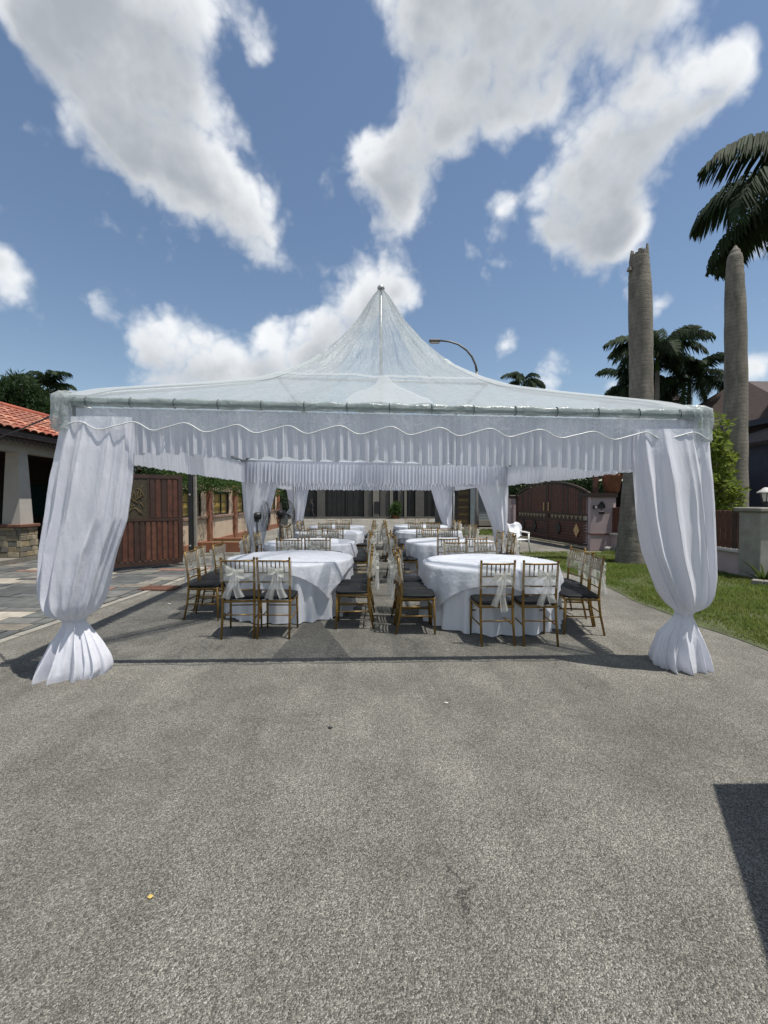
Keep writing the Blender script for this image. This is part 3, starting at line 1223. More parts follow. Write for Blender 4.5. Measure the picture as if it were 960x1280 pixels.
mr = [(576, 585, 635, .6), (600, 594, 636, .8), (640, 610, 635, 1.0), (662, 618, 634, 1.0), (680, 621, 632, .8), (690, 620, 633, .9), (712, 616, 636, 1.2)]
curtain(rows_px(mr, 10.2), Y1 + 6.02, 'white curtain swept aside at the middle post beside the white plastic chair', 7, 31, .20, .03, 70, 200)
bl = [(602, 357, 388, .6), (630, 362, 383, .9), (655, 366, 378, 1.0), (672, 368, 376, .8), (690, 364, 380, 1.1)]
curtain(rows_px(bl, 16.3), Y1 + 12.15 + .02, 'white curtain at the rear post of the second tent, wall side', 6, 41, .16, .035, 36, 90)
br = [(602, 536, 566, .6), (630, 544, 565, .9), (655, 553, 564, 1.0), (672, 556, 564, .8), (690, 552, 568, 1.1)]
curtain(rows_px(br, 16.4), Y1 + 12.15 + .02, 'white curtain at the rear post of the second tent, lawn side', 6, 51, .16, .035, 36, 90)

# guy rope from the front corner to the porch
a, b = P(76, 514, 4.05), P(-40, 556, 8.0)
mb = MB().tube([a.lerp(b, t) + Vector((0, 0, -.05 * 4 * t * (1 - t))) for t in np.linspace(0, 1, 12)], .009, 6)
tag(mb.build('guy_rope', M['iron'], None, True), 'thin black rope stretched from the tent corner past the tiled roof', 'rope')

# ------------------------------------------------------------------ chairs


def pillow(mb, c, s, p=.32, nu=20, nv=8):
    def f(u, v):
        th, ph = 2 * PI * u, PI * (v - .5)
        sp = lambda q, e: math.copysign(abs(q) ** e, q)
        return (c[0] + s[0] / 2 * sp(math.cos(ph), .35) * sp(math.cos(th), p), c[1] + s[1] / 2 * sp(math.cos(ph), .35) * sp(math.sin(th), p), c[2] + s[2] / 2 * sp(math.sin(ph), .8))
    return mb.grid(f, nu, nv, closed=True)


def rear_post(s):
    return MB().tube([(s * .185, -.265, 0), (s * .182, -.215, .25), (s * .180, -.195, .45), (s * .182, -.205, .62), (s * .188, -.245, .93)], [.0125, .0145, .0155, .014, .012], 8).lathe((s * .188, -.245, .925), [(.012, 0), (.015, .008), (.013, .02), (.006, .026)], 8)


def front_leg(s):
    return MB().tube([(s * .19, .20, 0), (s * .188, .195, .2), (s * .185, .185, .435)], [.011, .014, .016], 8)


def back_y(z):
    return -.195 - (.05 * ((z - .45) / .48) ** 1.5 if z > .45 else 0)


def rail(z, r=.0095):
    w = .182 + .006 * (z - .62) / .3
    y = back_y(z)
    return MB().tube([(-w, y, z), (-w * .5, y - .008, z), (0, y - .011, z), (w * .5, y - .008, z), (w, y, z)], r, 6)


RAILS = (.905, .765, .655, .56)
SPX = (-.123, -.074, -.025, .025, .074, .123)


def spindle(x):
    yo = -.010 * (1 - (x / .19) ** 2)
    return MB().tube([(x, back_y(.765) + yo, .765), (x, back_y(.835) + yo, .835), (x, back_y(.905) + yo, .905)], [.006, .0085, .006], 6)


def seat_frame():
    mb = MB()
    z = .425
    pts = [(.192, .19), (-.192, .19), (-.188, -.20), (.188, -.20)]
    for i in range(4):
        a, b = pts[i], pts[(i + 1) % 4]
        mb.tube([(a[0], a[1], z), (b[0], b[1], z)], .0165, 6)
    return mb


def stretcher(k):
    if k == 0:
        return MB().tube([(-.187, .197, .29), (.187, .197, .29)], .0085, 6)
    if k == 3:
        return MB().tube([(-.183, -.222, .27), (.183, -.222, .27)], .0085, 6)
    s = -1 if k == 1 else 1
    return MB().tube([(s * .187, .197, .22), (s * .184, -.225, .22)], .0085, 6)


def sash_band(g):
    """sheer cloth tied round the back: wide on the seat side, drawn to the knot behind"""
    mb = MB()
    top, bot = .895 + g.uniform(-.015, .01), .63 + g.uniform(-.03, .04)

    def front(u, v):
        x = (u * 2 - 1) * .212
        z = top + (bot - top) * v + .012 * math.sin(u * 9 + v * 3)
        return (x, back_y(z) + .024 + .006 * math.sin(u * 23 + v * 7) - .0 * abs(x), z)
    mb.grid(front, 20, 6)
    kz = .775 + g.uniform(-.02, .02)
    for s in (-1, 1):
        def rear(u, v, s=s):
            x = s * .212 * (1 - u)
            za = (top + bot) / 2 + (kz - (top + bot) / 2) * u
            hh = (top - bot) / 2 * (1 - u) ** 1.2 + .022
            z = za + hh * (1 - 2 * v)
            y0 = back_y(.78) + .02 - (.062 + .02 * math.sin(u * PI)) * min(1, u * 4)
            return (x, y0 + .008 * math.sin(v * 11 + u * 3), z)
        mb.grid(rear, 10, 6)
    return mb, kz


def sash_bow(g, kz):
    """knot, two loops and two tails as separate shapes"""
    y = back_y(.78) - .055
    kx = g.uniform(-.05, .05)
    knot = MB()
    pillow(knot, (kx, y - .01, kz), (.045, .04, .05), 1.0, 10, 6)
    loops = []
    for s in (-1, 1):
        mb = MB()
        L, droop = g.uniform(.08, .118), g.uniform(-.03, .035)

        def lp(u, v, s=s, L=L, droop=droop):
            th = 2 * PI * u
            rr = .5 - .5 * math.cos(th)
            x = kx + s * (L * rr)
            wz = .016 + .042 * math.sin(th / 2) ** 1.0
            z = kz + droop * rr + (v - .5) * wz * 1.9
            yy = y - .012 - .038 * math.sin(th) - .012 * math.sin(v * 8 + u * 5)
            return (x, yy, z)
        mb.grid(lp, 18, 5)
        loops.append(mb)
    tails = []
    for s in (-1, 1):
        mb = MB()
        L, sw = g.uniform(.27, .40), g.uniform(-.015, .05)

        def tl(u, v, s=s, L=L, sw=sw):
            z = kz - .01 - L * v + .02 * (u - .5) * s * v
            w = .028 + .06 * v ** .7
            x = kx + s * (.012 + sw * v + .022 * v) + (u - .5) * w + .012 * math.sin(v * 6 + s)
            yy = y - .012 - .012 * math.sin(u * 9 + v * 2) * (.4 + v) - .025 * math.sin(v * 2.2) + .01 * s
            return (x, yy, z)
        mb.grid(tl, 9, 14)
        tails.append(mb)
    return knot, loops, tails


g_chair = 'gold chairs set around the tables'
CH = {}
for s in (-1, 1):
    CH['rp', s] = rear_post(s).mesh('back_post', M['gold'], True)
    CH['fl', s] = front_leg(s).mesh('front_leg', M['gold'], True)
for zr in RAILS:
    CH['rail', zr] = rail(zr, .011 if zr > .9 else .009).mesh('back_rail', M['gold'], True)
for x in SPX:
    CH['sp', x] = spindle(x).mesh('spindle', M['gold'], True)
for q in range(4):
    CH['st', q] = stretcher(q).mesh('stretcher', M['gold'], True)
CH['sf'] = seat_frame().mesh('seat_frame', M['gold'], True)
CH['cu'] = pillow(MB(), (0, 0, .462), (.425, .43, .052), .3, 24, 8).mesh('cushion', M['cushion'], True)
mb = MB()
for s in (-1, 1):
    for q in (rear_post(s), front_leg(s)):
        mb.add(q.v, q.f)
for zr in RAILS:
    q = rail(zr)
    mb.add(q.v, q.f)
for x in SPX:
    q = spindle(x)
    mb.add(q.v, q.f)
for kq in range(4):
    q = stretcher(kq)
    mb.add(q.v, q.f)
q = seat_frame()
mb.add(q.v, q.f)
CH['frame'] = mb.mesh('frame', M['gold'], True)
SASH = []
for sd_ in range(6):
    g = random.Random(100 + sd_)
    band, kz = sash_band(g)
    kn, lo, ta = sash_bow(g, kz)
    allm = MB()
    for q in (kn, *lo, *ta):
        allm.add(q.v, q.f)
    SASH.append(dict(band=band.mesh('sash', M['organza_band'], True), knot=kn.mesh('knot', M['organza'], True), loops=[q.mesh('loop', M['organza'], True) for q in lo],
                     tails=[q.mesh('tail', M['organza'], True) for q in ta], bow=allm.mesh('bow', M['organza'], True)))


def make_chair(loc, rz, label, full, sv):
    t = thing('gold_chair', label, 'chair', loc, rz, g_chair)
    if full:
        for s in (-1, 1):
            link('back_post', CH['rp', s], t)
            link('front_leg', CH['fl', s], t)
        for zr in RAILS:
            link('back_rail', CH['rail', zr], t)
        for x in SPX:
            link('spindle', CH['sp', x], t)
        for q in range(4):
            link('stretcher', CH['st', q], t)
        link('seat_frame', CH['sf'], t)
    else:
        link('frame', CH['frame'], t)
    link('cushion', CH['cu'], t)
    S = SASH[sv]
    b = link('sash', S['band'], t)
    if full:
        link('knot', S['knot'], b)
        for q in S['loops']:
            link('loop', q, b)
        for q in S['tails']:
            link('tail', q, b)
    else:
        link('bow', S['bow'], b)
    return t


# ------------------------------------------------------------------ tables
TR = .88


def make_cloth(seed):
    mb = MB()
    g = random.Random(seed)
    ph = [g.uniform(0, 6.28) for _ in range(4)]
    nt = 200
    prof_ = [(0.0, 0), (.5, 0), (.85, 0), (.97, 0)]

    def f(u, v):
        th = 2 * PI * u
        if v < .25:
            r = TR * v / .25
            z = .752 + .0015 * math.sin(5 * th + ph[0])
            if v > .24:
                z -= .0
            return (max(r, .002) * math.cos(th), max(r, .002) * math.sin(th), z)
        w = (v - .25) / .75
        fold = math.sin(23 * th + ph[1] + 1.5 * math.sin(3 * th)) + .5 * math.sin(37 * th + ph[2]) + .4 * math.sin(11 * th + ph[3])
        r = TR + .012 + w * .035 + fold * (.004 + .030 * w ** .8)
        return (r * math.cos(th), r * math.sin(th), .75 - .738 * w - (.004 * math.sin(23 * th) if w > .98 else 0))
    mb.grid(f, nt, 24, closed=True)
    return mb.mesh('tablecloth', M['linen'], True)


def make_overlay(seed, side, rot):
    mb = MB()
    g = random.Random(seed)
    ph = [g.uniform(0, 6.28) for _ in range(5)]
    H = side / 2
    RR = TR + .028

    def f(u, v):
        th = 2 * PI * u
        a = th - rot
        ext = H / max(abs(math.cos(a)), abs(math.sin(a)))
        ext = min(ext, H * 1.405)
        s = .003 + (ext - .003) * v
        wr = .004 * nz3(math.cos(th) * s * 3, math.sin(th) * s * 3, seed, 1.5)
        if s <= RR:
            return (s * math.cos(th), s * math.sin(th), .764 + wr + .002 * math.sin(a * 8))
        drop = s - RR
        fold = math.sin(19 * th + ph[0] + 1.3 * math.sin(2 * th + ph[3])) + .5 * math.sin(31 * th + ph[1])
        r = RR + .022 * min(1, drop * 6) + .10 * drop + fold * .05 * min(drop, .5)
        z = .764 - drop * .94 - .012 * min(1, drop * 20)
        return (r * math.cos(th), r * math.sin(th), z)
    mb.grid(f, 220, 44, closed=True)
    return mb.mesh('overlay', M['overlay'], True)


top_mesh = MB().lathe((0, 0, 0), [(TR - .02, .715), (TR, .72), (TR, .738), (TR - .01, .745)], 48).mesh('tabletop', M['capstone'], False)
leg_meshes = [MB().tube([(a * .55, b * .45, 0), (a * .5, b * .4, .715)], .016, 8).mesh('leg', M['steel'], True) for a in (-1, 1) for b in (-1, 1)]
cloth_meshes = [make_cloth(s) for s in (1, 2, 3)]

NTH = ['first', 'second', 'third', 'fourth']
TABLES = [  # x, y, row, side name, overlay side, overlay rotation
    (-1.30, 6.70, 0, 'wall', 1.98, -.09), (1.51, 6.10, 0, 'lawn', 2.14, -.21),
    (-1.34, 9.15, 1, 'wall', 1.98, .5), (1.53, 9.25, 1, 'lawn', 2.1, .1),
    (-1.22, 12.15, 2, 'wall', 2.02, .3), (1.50, 12.3, 2, 'lawn', 2.1, .7),
    (-1.20, 14.75, 3, 'wall', 2.0, .6), (1.60, 15.0, 3, 'lawn', 2.0, .3)]
POS3 = ['front one', 'middle one', 'rear one']
for ti, (tx, ty, row, side, osz, orot) in enumerate(TABLES):
    nm = '%s table of the %s-side row' % (NTH[row], side)
    t = thing('banquet_table', 'round banquet table under white cloth, ' + nm, 'table', (tx, ty, 0), random.uniform(0, 6), 'round tables under the tents')
    link('tabletop', top_mesh, t)
    for me in leg_meshes:
        link('leg', me, t)
    c = link('tablecloth', cloth_meshes[ti % 3], None, (tx, ty, 0), random.uniform(0, 6))
    tag(c, 'white floor-length tablecloth on the ' + nm, 'tablecloth', 'floor-length tablecloths')
    c = link('overlay_cloth', make_overlay(60 + ti, osz, orot), None, (tx, ty, 0))
    tag(c, 'white square lace-edged overlay cloth on the ' + nm, 'overlay cloth', 'overlay cloths on the tables')
    full = row < 2
    sgn = -1 if side == 'wall' else 1
    spots = []
    jt = lambda a=.03: random.uniform(-a, a)
    # two on the entrance side, two on the far side, three by the outer edge, three by the aisle
    D = .98
    if ti == 0:
        spots += [(-.38, -1.24, 'road side, one nearer the wall', .06), (.06, -1.26, 'road side, one nearer the aisle', -.04)]
    elif ti == 1:
        spots += [(-.24, -1.0, 'road side, one nearer the aisle', .03), (.25, -1.02, 'road side, one nearer the lawn', -.05)]
    else:
        spots += [(-.25 + jt(), -D, 'road side, one nearer the %s' % ('wall' if side == 'wall' else 'aisle'), jt(.05)), (.25 + jt(), -D, 'road side, one nearer the %s' % ('aisle' if side == 'wall' else 'lawn'), jt(.05))]
    spots += [(-.25 + jt(), D, 'far side, one nearer the %s' % ('wall' if side == 'wall' else 'aisle'), PI + jt(.08)), (.25 + jt(), D, 'far side, one nearer the %s' % ('aisle' if side == 'wall' else 'lawn'), PI + jt(.08))]
    outer = {0: ((1.06, -.46, 0), (1.10, .02, 0), (1.02, .46, .1)), 1: ((.92, -.70, -.20), (1.0, -.30, -.12), (1.05, .10, 0))}.get(ti, ((.96, -.48, -.12), (1.05, 0, 0), (.96, .48, .12)))
    for q, (ox, dy, tr_) in enumerate(outer):
        spots.append((sgn * (ox + jt(.02)), dy + jt(), '%s side, %s of three' % (side, POS3[q]), sgn * PI / 2 + jt(.07) + sgn * tr_))
    inner = {0: ((.93, -.95, 0), (.96, -.50, 0), (.97, -.04, 0)), 1: ((1.06, -.60, 0), (1.07, -.14, 0), (1.0, .34, 0))}.get(ti, ((.95, -.46, .06), (1.02, .02, 0), (.95, .5, -.06)))
    for q, (ox, dy, tr_) in enumerate(inner):
        spots.append((-sgn * (ox + jt(.02)), dy + jt(), 'aisle side, %s of three' % POS3[q], -sgn * PI / 2 + jt(.06) + sgn * tr_))
    for x, y_, desc, rz in spots:
        make_chair((tx + x, ty + y_, 0), rz, 'gold chair at the %s, %s' % (nm, desc), full, random.randrange(6))

# ------------------------------------------------------------------ standing fans


def make_fan(px, py, d, yaw, label, rad=.34):
    hub = P(px, py, d)
    t = thing('standing_fan', label, 'fan', (hub.x, hub.y, 0), yaw, 'standing fans')
    z = hub.z
    MB().lathe((0, 0, 0), [(.26, 0), (.26, .03), (.2, .05), (.05, .065), (.03, .1)], 20).build('base', M['black'], t, True)
    MB().tube([(0, 0, .06), (0, 0, z - .1)], [.022, .018], 10).build('pole', M['black'], t, True)
    MB().lathe((0, .05, z), [(.06, -.02), (.085, .02), (.09, .12), (.07, .19), (.03, .2)], 14, (0, -1, 0)).build('motor', M['black'], t, True)
    MB().box((0, .0, z - .09), (.07, .12, .08)).build('tilt_bracket', M['black'], t)
    cage = MB()
    c = Vector((0, -.17, z))
    for yo, rr in ((-.07, rad * .72), (-.09, rad * .4), (0, rad), (.05, rad * .98), (-.04, rad * .9), (.09, rad * .7)):
        cage.tube([c + Vector((rr * math.cos(f), yo, rr * math.sin(f))) for f in np.linspace(0, 2 * PI, 33)], .0035 if abs(rr - rad) > .001 else .008, 5, False)
    for i in range(36):
        f = 2 * PI * i / 36
        e = Vector((math.cos(f), 0, math.sin(f)))
        cage.tube([c + e * .06 + Vector((0, -.10, 0)), c + e * rad * .7 + Vector((0, -.075, 0)), c + e * rad, c + e * rad * .7 + Vector((0, .09, 0)), c + e * .07 + Vector((0, .11, 0))], .0019, 4, False)
    cage.build('cage', M['iron'], t)
    MB().lathe(c + Vector((0, -.10, 0)), [(.06, 0), (.055, .015), (.02, .022)], 14, (0, -1, 0)).build('badge_disc', M['black'], t, True)
    for i in range(3):
        f = 2 * PI * i / 3 + .5

        def bl_(u, v, f=f):
            rr = .05 + (rad * .86 - .05) * v
            a = f + (u - .5) * (1.1 - .3 * v) + .35 * v
            return (rr * math.cos(a), -.17 + (u - .5) * .09, z + rr * math.sin(a))
        MB().grid(bl_, 6, 6).build('blade', M['steel'], t, True)
    return t


make_fan(321, 645, 9.95, R(118), 'black standing fan beside the middle wall-side post, turned towards the aisle')
make_fan(350, 642, 11.3, R(142), 'second black standing fan, just behind the first by the curtain', .36)

# ------------------------------------------------------------------ white plastic chair with a cloth
c = G(648, 692)
t = thing('plastic_chair', 'white plastic armchair standing before the red brown gate', 'chair', (c.x, c.y, 0), R(200))
for a in (-1, 1):
    MB().tube([(a * .24, .24, 0), (a * .21, .2, .42), (a * .23, .19, .62)], [.02, .024, .022], 8).build('front_leg', M['plastic'], t, True)
    MB().tube([(a * .22, -.26, 0), (a * .20, -.2, .42)], [.02, .024], 8).build('rear_leg', M['plastic'], t, True)
    MB().tube([(a * .23, .21, .63), (a * .25, 0, .65), (a * .22, -.22, .66)], .024, 8).build('armrest', M['plastic'], t, True)
pillow(MB(), (0, 0, .43), (.46, .44, .035), .4).build('seat', M['plastic'], t, True)
for x in (-.14, -.07, 0, .07, .14):
    MB().tube([(x, -.2, .43), (x * 1.08, -.26, .66), (x * 1.1, -.30, .82)], .016, 6).build('back_slat', M['plastic'], t, True)
MB().tube([(-.2, -.2, .42), (-.22, -.26, .7), (-.17, -.31, .84), (0, -.325, .87), (.17, -.31, .84), (.22, -.26, .7), (.2, -.2, .42)], .022, 8).build('back_frame', M['plastic'], t, True)
mb = MB()


def rag(u, v):
    x = (u - .5) * .5
    s = v
    zz = .90 + .03 * math.sin(u * 7) - .9 * abs(s - .42) ** 1.2
    yy = -.30 + (s - .42) * .42 + .03 * math.sin(u * 11 + v * 5)
    zz = max(zz, .50 + .04 * math.sin(u * 9))
    return (x + .03 * math.sin(v * 8), yy + .05 * nz3(u * 4, v * 4, 1, 1), zz + .03 * nz3(u * 5, v * 5, 2, 1))


mb.grid(rag, 24, 24)
o = mb.build('folded_cloth', M['overlay'], None, True)
o.location = (c.x, c.y, .015)
o.rotation_euler = (0, 0, R(200))
tag(o, 'crumpled white cloth thrown over the white plastic chair by the gate', 'cloth')

# ------------------------------------------------------------------ porch and house on the left
H = thing('porch_house', 'house porch with red barrel tile roof and pale tapered column beside the driveway', 'house', (-9, 12, 0))
H.location = (0, 0, 0)
EX, EZ, RX, RZ = -8.74, 3.33, -10.95, 4.36
Y0p, Y1p = 8.6, 22.0
slope = Vector((RX - EX, 0, RZ - EZ))
SL = slope.length
sdir = slope.normalized()
snrm = Vector((-sdir.z, 0, sdir.x)) * -1
snrm = Vector((sdir.z * 1, 0, -sdir.x))
if snrm.z < 0:
    snrm = -snrm
MB().slab([(EX, Y0p, EZ), (EX, Y1p, EZ), (RX, Y1p, RZ), (RX, Y0p, RZ)], .06).build('roof_deck', M['fascia'], H)
MB().slab([(RX - .0, Y0p, RZ - .005), (RX - .0, Y1p, RZ - .005), (RX - 2.3, Y1p, RZ - 1.05), (RX - 2.3, Y0p, RZ - 1.05)], .06).build('rear_roof_slope', M['redtile3'], H)


def tile_mesh(mat):
    mb = MB()
    W, Lt, arc = .27, .40, .055

    def f(u, v, off=0.0):
        a = PI * (u - .02) / .96
        x = -W / 2 + W * u
        hh = arc * (math.sin(PI * u) ** .8) * (1.0 - .12 * v)
        return (x * (1 - .08 * v), v * Lt, hh + .028 * (1 - v) + off)
    NU = 6
    top = [f(i / NU, v) for v in (0, 1) for i in range(NU + 1)]
    bot = [f(i / NU, v, -.014) for v in (0, 1) for i in range(NU + 1)]
    vs = top + bot
    w = NU + 1
    fs = []
    for i in range(NU):
        fs.append((i, i + 1, w + i + 1, w + i))
        fs.append((2 * w + i + 1, 2 * w + i, 3 * w + i, 3 * w + i + 1))
        fs.append((i + 1, i, 2 * w + i, 2 * w + i + 1))
    mb.add(vs, fs)
    return mb.mesh('roof_tile', mat, False)


tile_ms = [tile_mesh(M['redtile']), tile_mesh(M['redtile']), tile_mesh(M['redtile2']), tile_mesh(M['redtile3'])]
# local frame of the roof: x along the eave (-y world), y up the slope, z the normal
Rm = Matrix((Vector((0, 1, 0)), sdir, snrm)).transposed()
if Rm.determinant() < 0:
    Rm = Matrix((Vector((0, -1, 0)), sdir, snrm)).transposed()
NC = int(SL / .30)
far_tiles = MB()
proto_t = tile_mesh(M['redtile'])
pv = [Vector(v.co) for v in proto_t.vertices]
pf = [tuple(p.vertices) for p in proto_t.polygons]
for r_ in range(NC):
    for q in range(int((Y1p - Y0p) / .27)):
        y = Y0p + .14 + q * .27
        base = Vector((EX + .03, y, EZ)) + sdir * (r_ * .30 - .05) + snrm * .012
        jit = Matrix.Rotation(random.uniform(-.02, .02), 3, 'Z')
        if 9.6 < y < 15.8:
            o = link('roof_tile', random.choice(tile_ms), H)
            o.matrix_local = Matrix.Translation(base) @ (Rm @ jit).to_4x4()
        else:
            far_tiles.add([base + Rm @ v for v in pv], pf)
far_tiles.build('roof_tiling', M['redtile'], H, kind='stuff')
MB().tube([(RX, Y0p, RZ + .05), (RX, Y1p, RZ + .05)], .10, 10).build('ridge_cap', M['redtile3'], H, True)
MB().box((EX + .02, (Y0p + Y1p) / 2, EZ - .105), (.05, Y1p - Y0p, .13)).build('fascia', M['fascia'], H)
mb = MB()
y = Y0p
while y < 16.5:
    mb.prism([(0, 0), (.17, 0), (.15, -.08), (.085, -.13), (.02, -.08)], 0, .02)
    k0 = len(mb.v) - 10
    for i in range(k0, len(mb.v)):
        a, b, cc = mb.v[i]
        mb.v[i] = (EX - .06 + cc, y + a, EZ - .17 + b)
    y += .18
mb.build('scalloped_trim', M['fascia'], H, kind=None)
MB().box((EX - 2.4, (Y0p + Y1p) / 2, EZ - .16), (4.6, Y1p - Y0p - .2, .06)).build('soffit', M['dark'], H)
MB().box((-9.35, (Y0p + Y1p) / 2, EZ - .33), (.3, Y1p - Y0p - .4, .28)).build('porch_beam', M['stucco'], H)
for yc in (12.05, 17.6):
    col = MB().box((-9.36, yc, 1.97), (.46, .46, 2.08), 0, .66).build('column', M['stucco'], H)
    MB().rbox((-9.36, yc, .955), (.68, .68, .08), .012).build('column_cap', M['capstone'], col)
    core = MB().box((-9.36, yc, .52), (.54, .54, .76)).build('column_base', M['mortar'], col)
    z = .15
    while z < .90:
        hgt = min(random.choice([.10, .13, .16]), .915 - z)
        if hgt < .04:
            break
        for face in range(2):
            s = -.30
            while s < .295:
                L = min(random.uniform(.16, .30), .30 - s)
                if L < .05:
                    break
                dd = random.uniform(.02, .04)
                if face == 0:
                    cc, ss = (-9.36 + s + L / 2, yc - .27 - dd / 2 + .005, z + hgt / 2), (L - .012, dd, hgt - .012)
                else:
                    cc, ss = (-9.36 + .27 + dd / 2 - .005, yc + s + L / 2, z + hgt / 2), (dd, L - .012, hgt - .012)
                if yc < 13:
                    MB().rbox(cc, ss, .006).build('ledge_stone', M['ledge%d' % random.randrange(4)], col)
                s += L
        z += hgt
MB().box((-11.5, 15.2, .07), (4.9, 14.0, .14)).build('porch_floor', M['slate7'], H)
MB().box((-13.4, 15.5, 2.2), (.25, 15, 4.4)).build('house_wall', M['dark'], H)
MB().box((-11.2, 23.0, 2.2), (4.6, .25, 4.4)).build('house_wall', M['dark'], H)
for yy_ in (11, 14.5, 18):
    w = MB().box((-13.24, yy_, 1.6), (.07, 1.5, 1.5)).build('window', M['fascia'], H)
    MB().box((-13.19, yy_, 1.6), (.04, 1.3, 1.3)).build('pane', M['glass'], w)

# lower roof behind the porch
H2 = thing('lower_roof_house', 'low red tiled outhouse roof seen behind the porch column', 'outhouse', (0, 0, 0))
a0, a1 = P(-60, 592, 21), P(140, 590, 21)
e_l, e_r = Vector((a0.x, 20.6, 2.86)), Vector((-8.9, 20.6, 2.86))
top_l, top_r = e_l + Vector((0, 2.4, 1.35)), e_r + Vector((0, 2.4, 1.35))
MB().slab([e_l, e_r, top_r, top_l], .06).build('roof_deck', M['fascia'], H2)
sd2 = (top_l - e_l).normalized()
nm2 = Vector((0, -sd2.z, sd2.y))
Rm2 = Matrix((Vector((1, 0, 0)), sd2, nm2)).transposed()
ft = MB()
for r_ in range(9):
    for q in range(int((e_r.x - e_l.x) / .27)):
        base = e_l + Vector((.14 + q * .27, 0, 0)) + sd2 * (r_ * .30 - .05) + nm2 * .012
        ft.add([base + Rm2 @ v for v in pv], pf)
ft.build('roof_tiling', M['redtile'], H2, kind='stuff')
MB().box(((e_l.x + e_r.x) / 2, 21.6, 1.38), (e_r.x - e_l.x - .6, .2, 2.76)).build('outhouse_wall', M['dark'], H2)

# ------------------------------------------------------------------ left gate leaf, standing open
ga = G(229, 708)
gb_dir = (G(147, 714.5) - ga)
gb_dir.z = 0
gb_dir.normalize()
GW, GH = 2.35, 2.22
rz = math.atan2(gb_dir.y, gb_dir.x)
t = thing('gate_leaf', 'red brown panelled metal gate leaf standing open at the driveway', 'gate', (ga.x, ga.y, 0), rz)
MB().box((.05, 0, GH / 2 + .05), (.10, .06, GH - .1)).build('stile', M['gatewood3'], t)
MB().box((GW - .05, 0, GH / 2 + .05), (.10, .06, GH - .1)).build('stile', M['gatewood3'], t)
for z, hh in ((.14, .10), (1.16, .07), (GH - .05, .09)):
    MB().box((GW / 2, 0, z), (GW - .2, .055, hh)).build('rail', M['gatewood3'], t)
npk = 18
for i in range(npk):
    w = (GW - .2) / npk
    x = .10 + w * (i + .5)
    MB().rbox((x, 0, .655), (w - .022, .045, .925), .012).build('plank', random.choice([M['gatewood'], M['gatewood'], M['gatewood'], M['gatewood2'], M['gatewood3']]), t)
for a, b in ((.10, .72), (1.42, 2.25)):
    nn_ = int(round((b - a) / .12))
    for i in range(nn_):
        w = (b - a) / nn_
        MB().rbox((a + w * (i + .5), 0, 1.66), (w - .018, .04, .93), .01).build('plank', random.choice([M['gatewood'], M['gatewood3'], M['gatewood']]), t)
MB().box((GW / 2, .0, 1.2), (GW - .12, .012, 2.0)).build('back_sheet', M['gatewood3'], t)
pan = MB().box((1.07, 0, 1.66), (.69, .03, .93)).build('carved_panel', M['relief'], t)
for s in (-1, 1):
    MB().box((1.07 + s * .335, 0, 1.66), (.03, .05, .93)).build('panel_edge', M['gatewood3'], pan)
    for i in range(26):
        x0, z0_ = 1.07 + random.uniform(-.24, .24), 1.23 + random.uniform(0, .62)
        L, a_, cv_ = random.uniform(.16, .34), random.uniform(-.5, .5), random.choice([-1, 1]) * random.uniform(.5, 1.4)
        mb, p_ = MB(), []
        for q in range(6):
            an = a_ + cv_ * q / 5
            p_.append((x0, s * .022, z0_) if q == 0 else (p_[-1][0] + math.sin(an) * L / 5, s * .022, p_[-1][2] + math.cos(an) * L / 5))
        if max(abs(p[0] - 1.07) for p in p_) > .31 or max(p[2] for p in p_) > 2.09:
            continue
        mb.tube(p_, [.006, .011, .012, .010, .007, .002], 5)
        mb.build('carved_leaf', M['bronze'], pan, True)
MB().tube([(.2, 0, .09), (1.3, .35, .03), (2.1, 0, .09)], .014, 6).build('floor_stay', M['iron'], t, True)
# gate post
c = ga + Vector((.16, .10, 0))
t = thing('gate_post', 'slim black gate post between the brown gate leaf and the peach wall', 'post', (c.x, c.y, 0))
MB().rbox((0, 0, 1.15), (.10, .10, 2.3), .01).build('shaft', M['iron'], t)
MB().box((.09, .05, 1.1), (.05, .10, 2.2)).build('edge_strip', M['mortar'], t)
for z in (.5, 1.75):
    MB().lathe((.0, -.056, z), [(.02, 0), (.02, .02)], 8, (0, -1, 0)).build('hinge_bolt', M['offwhite'], t)

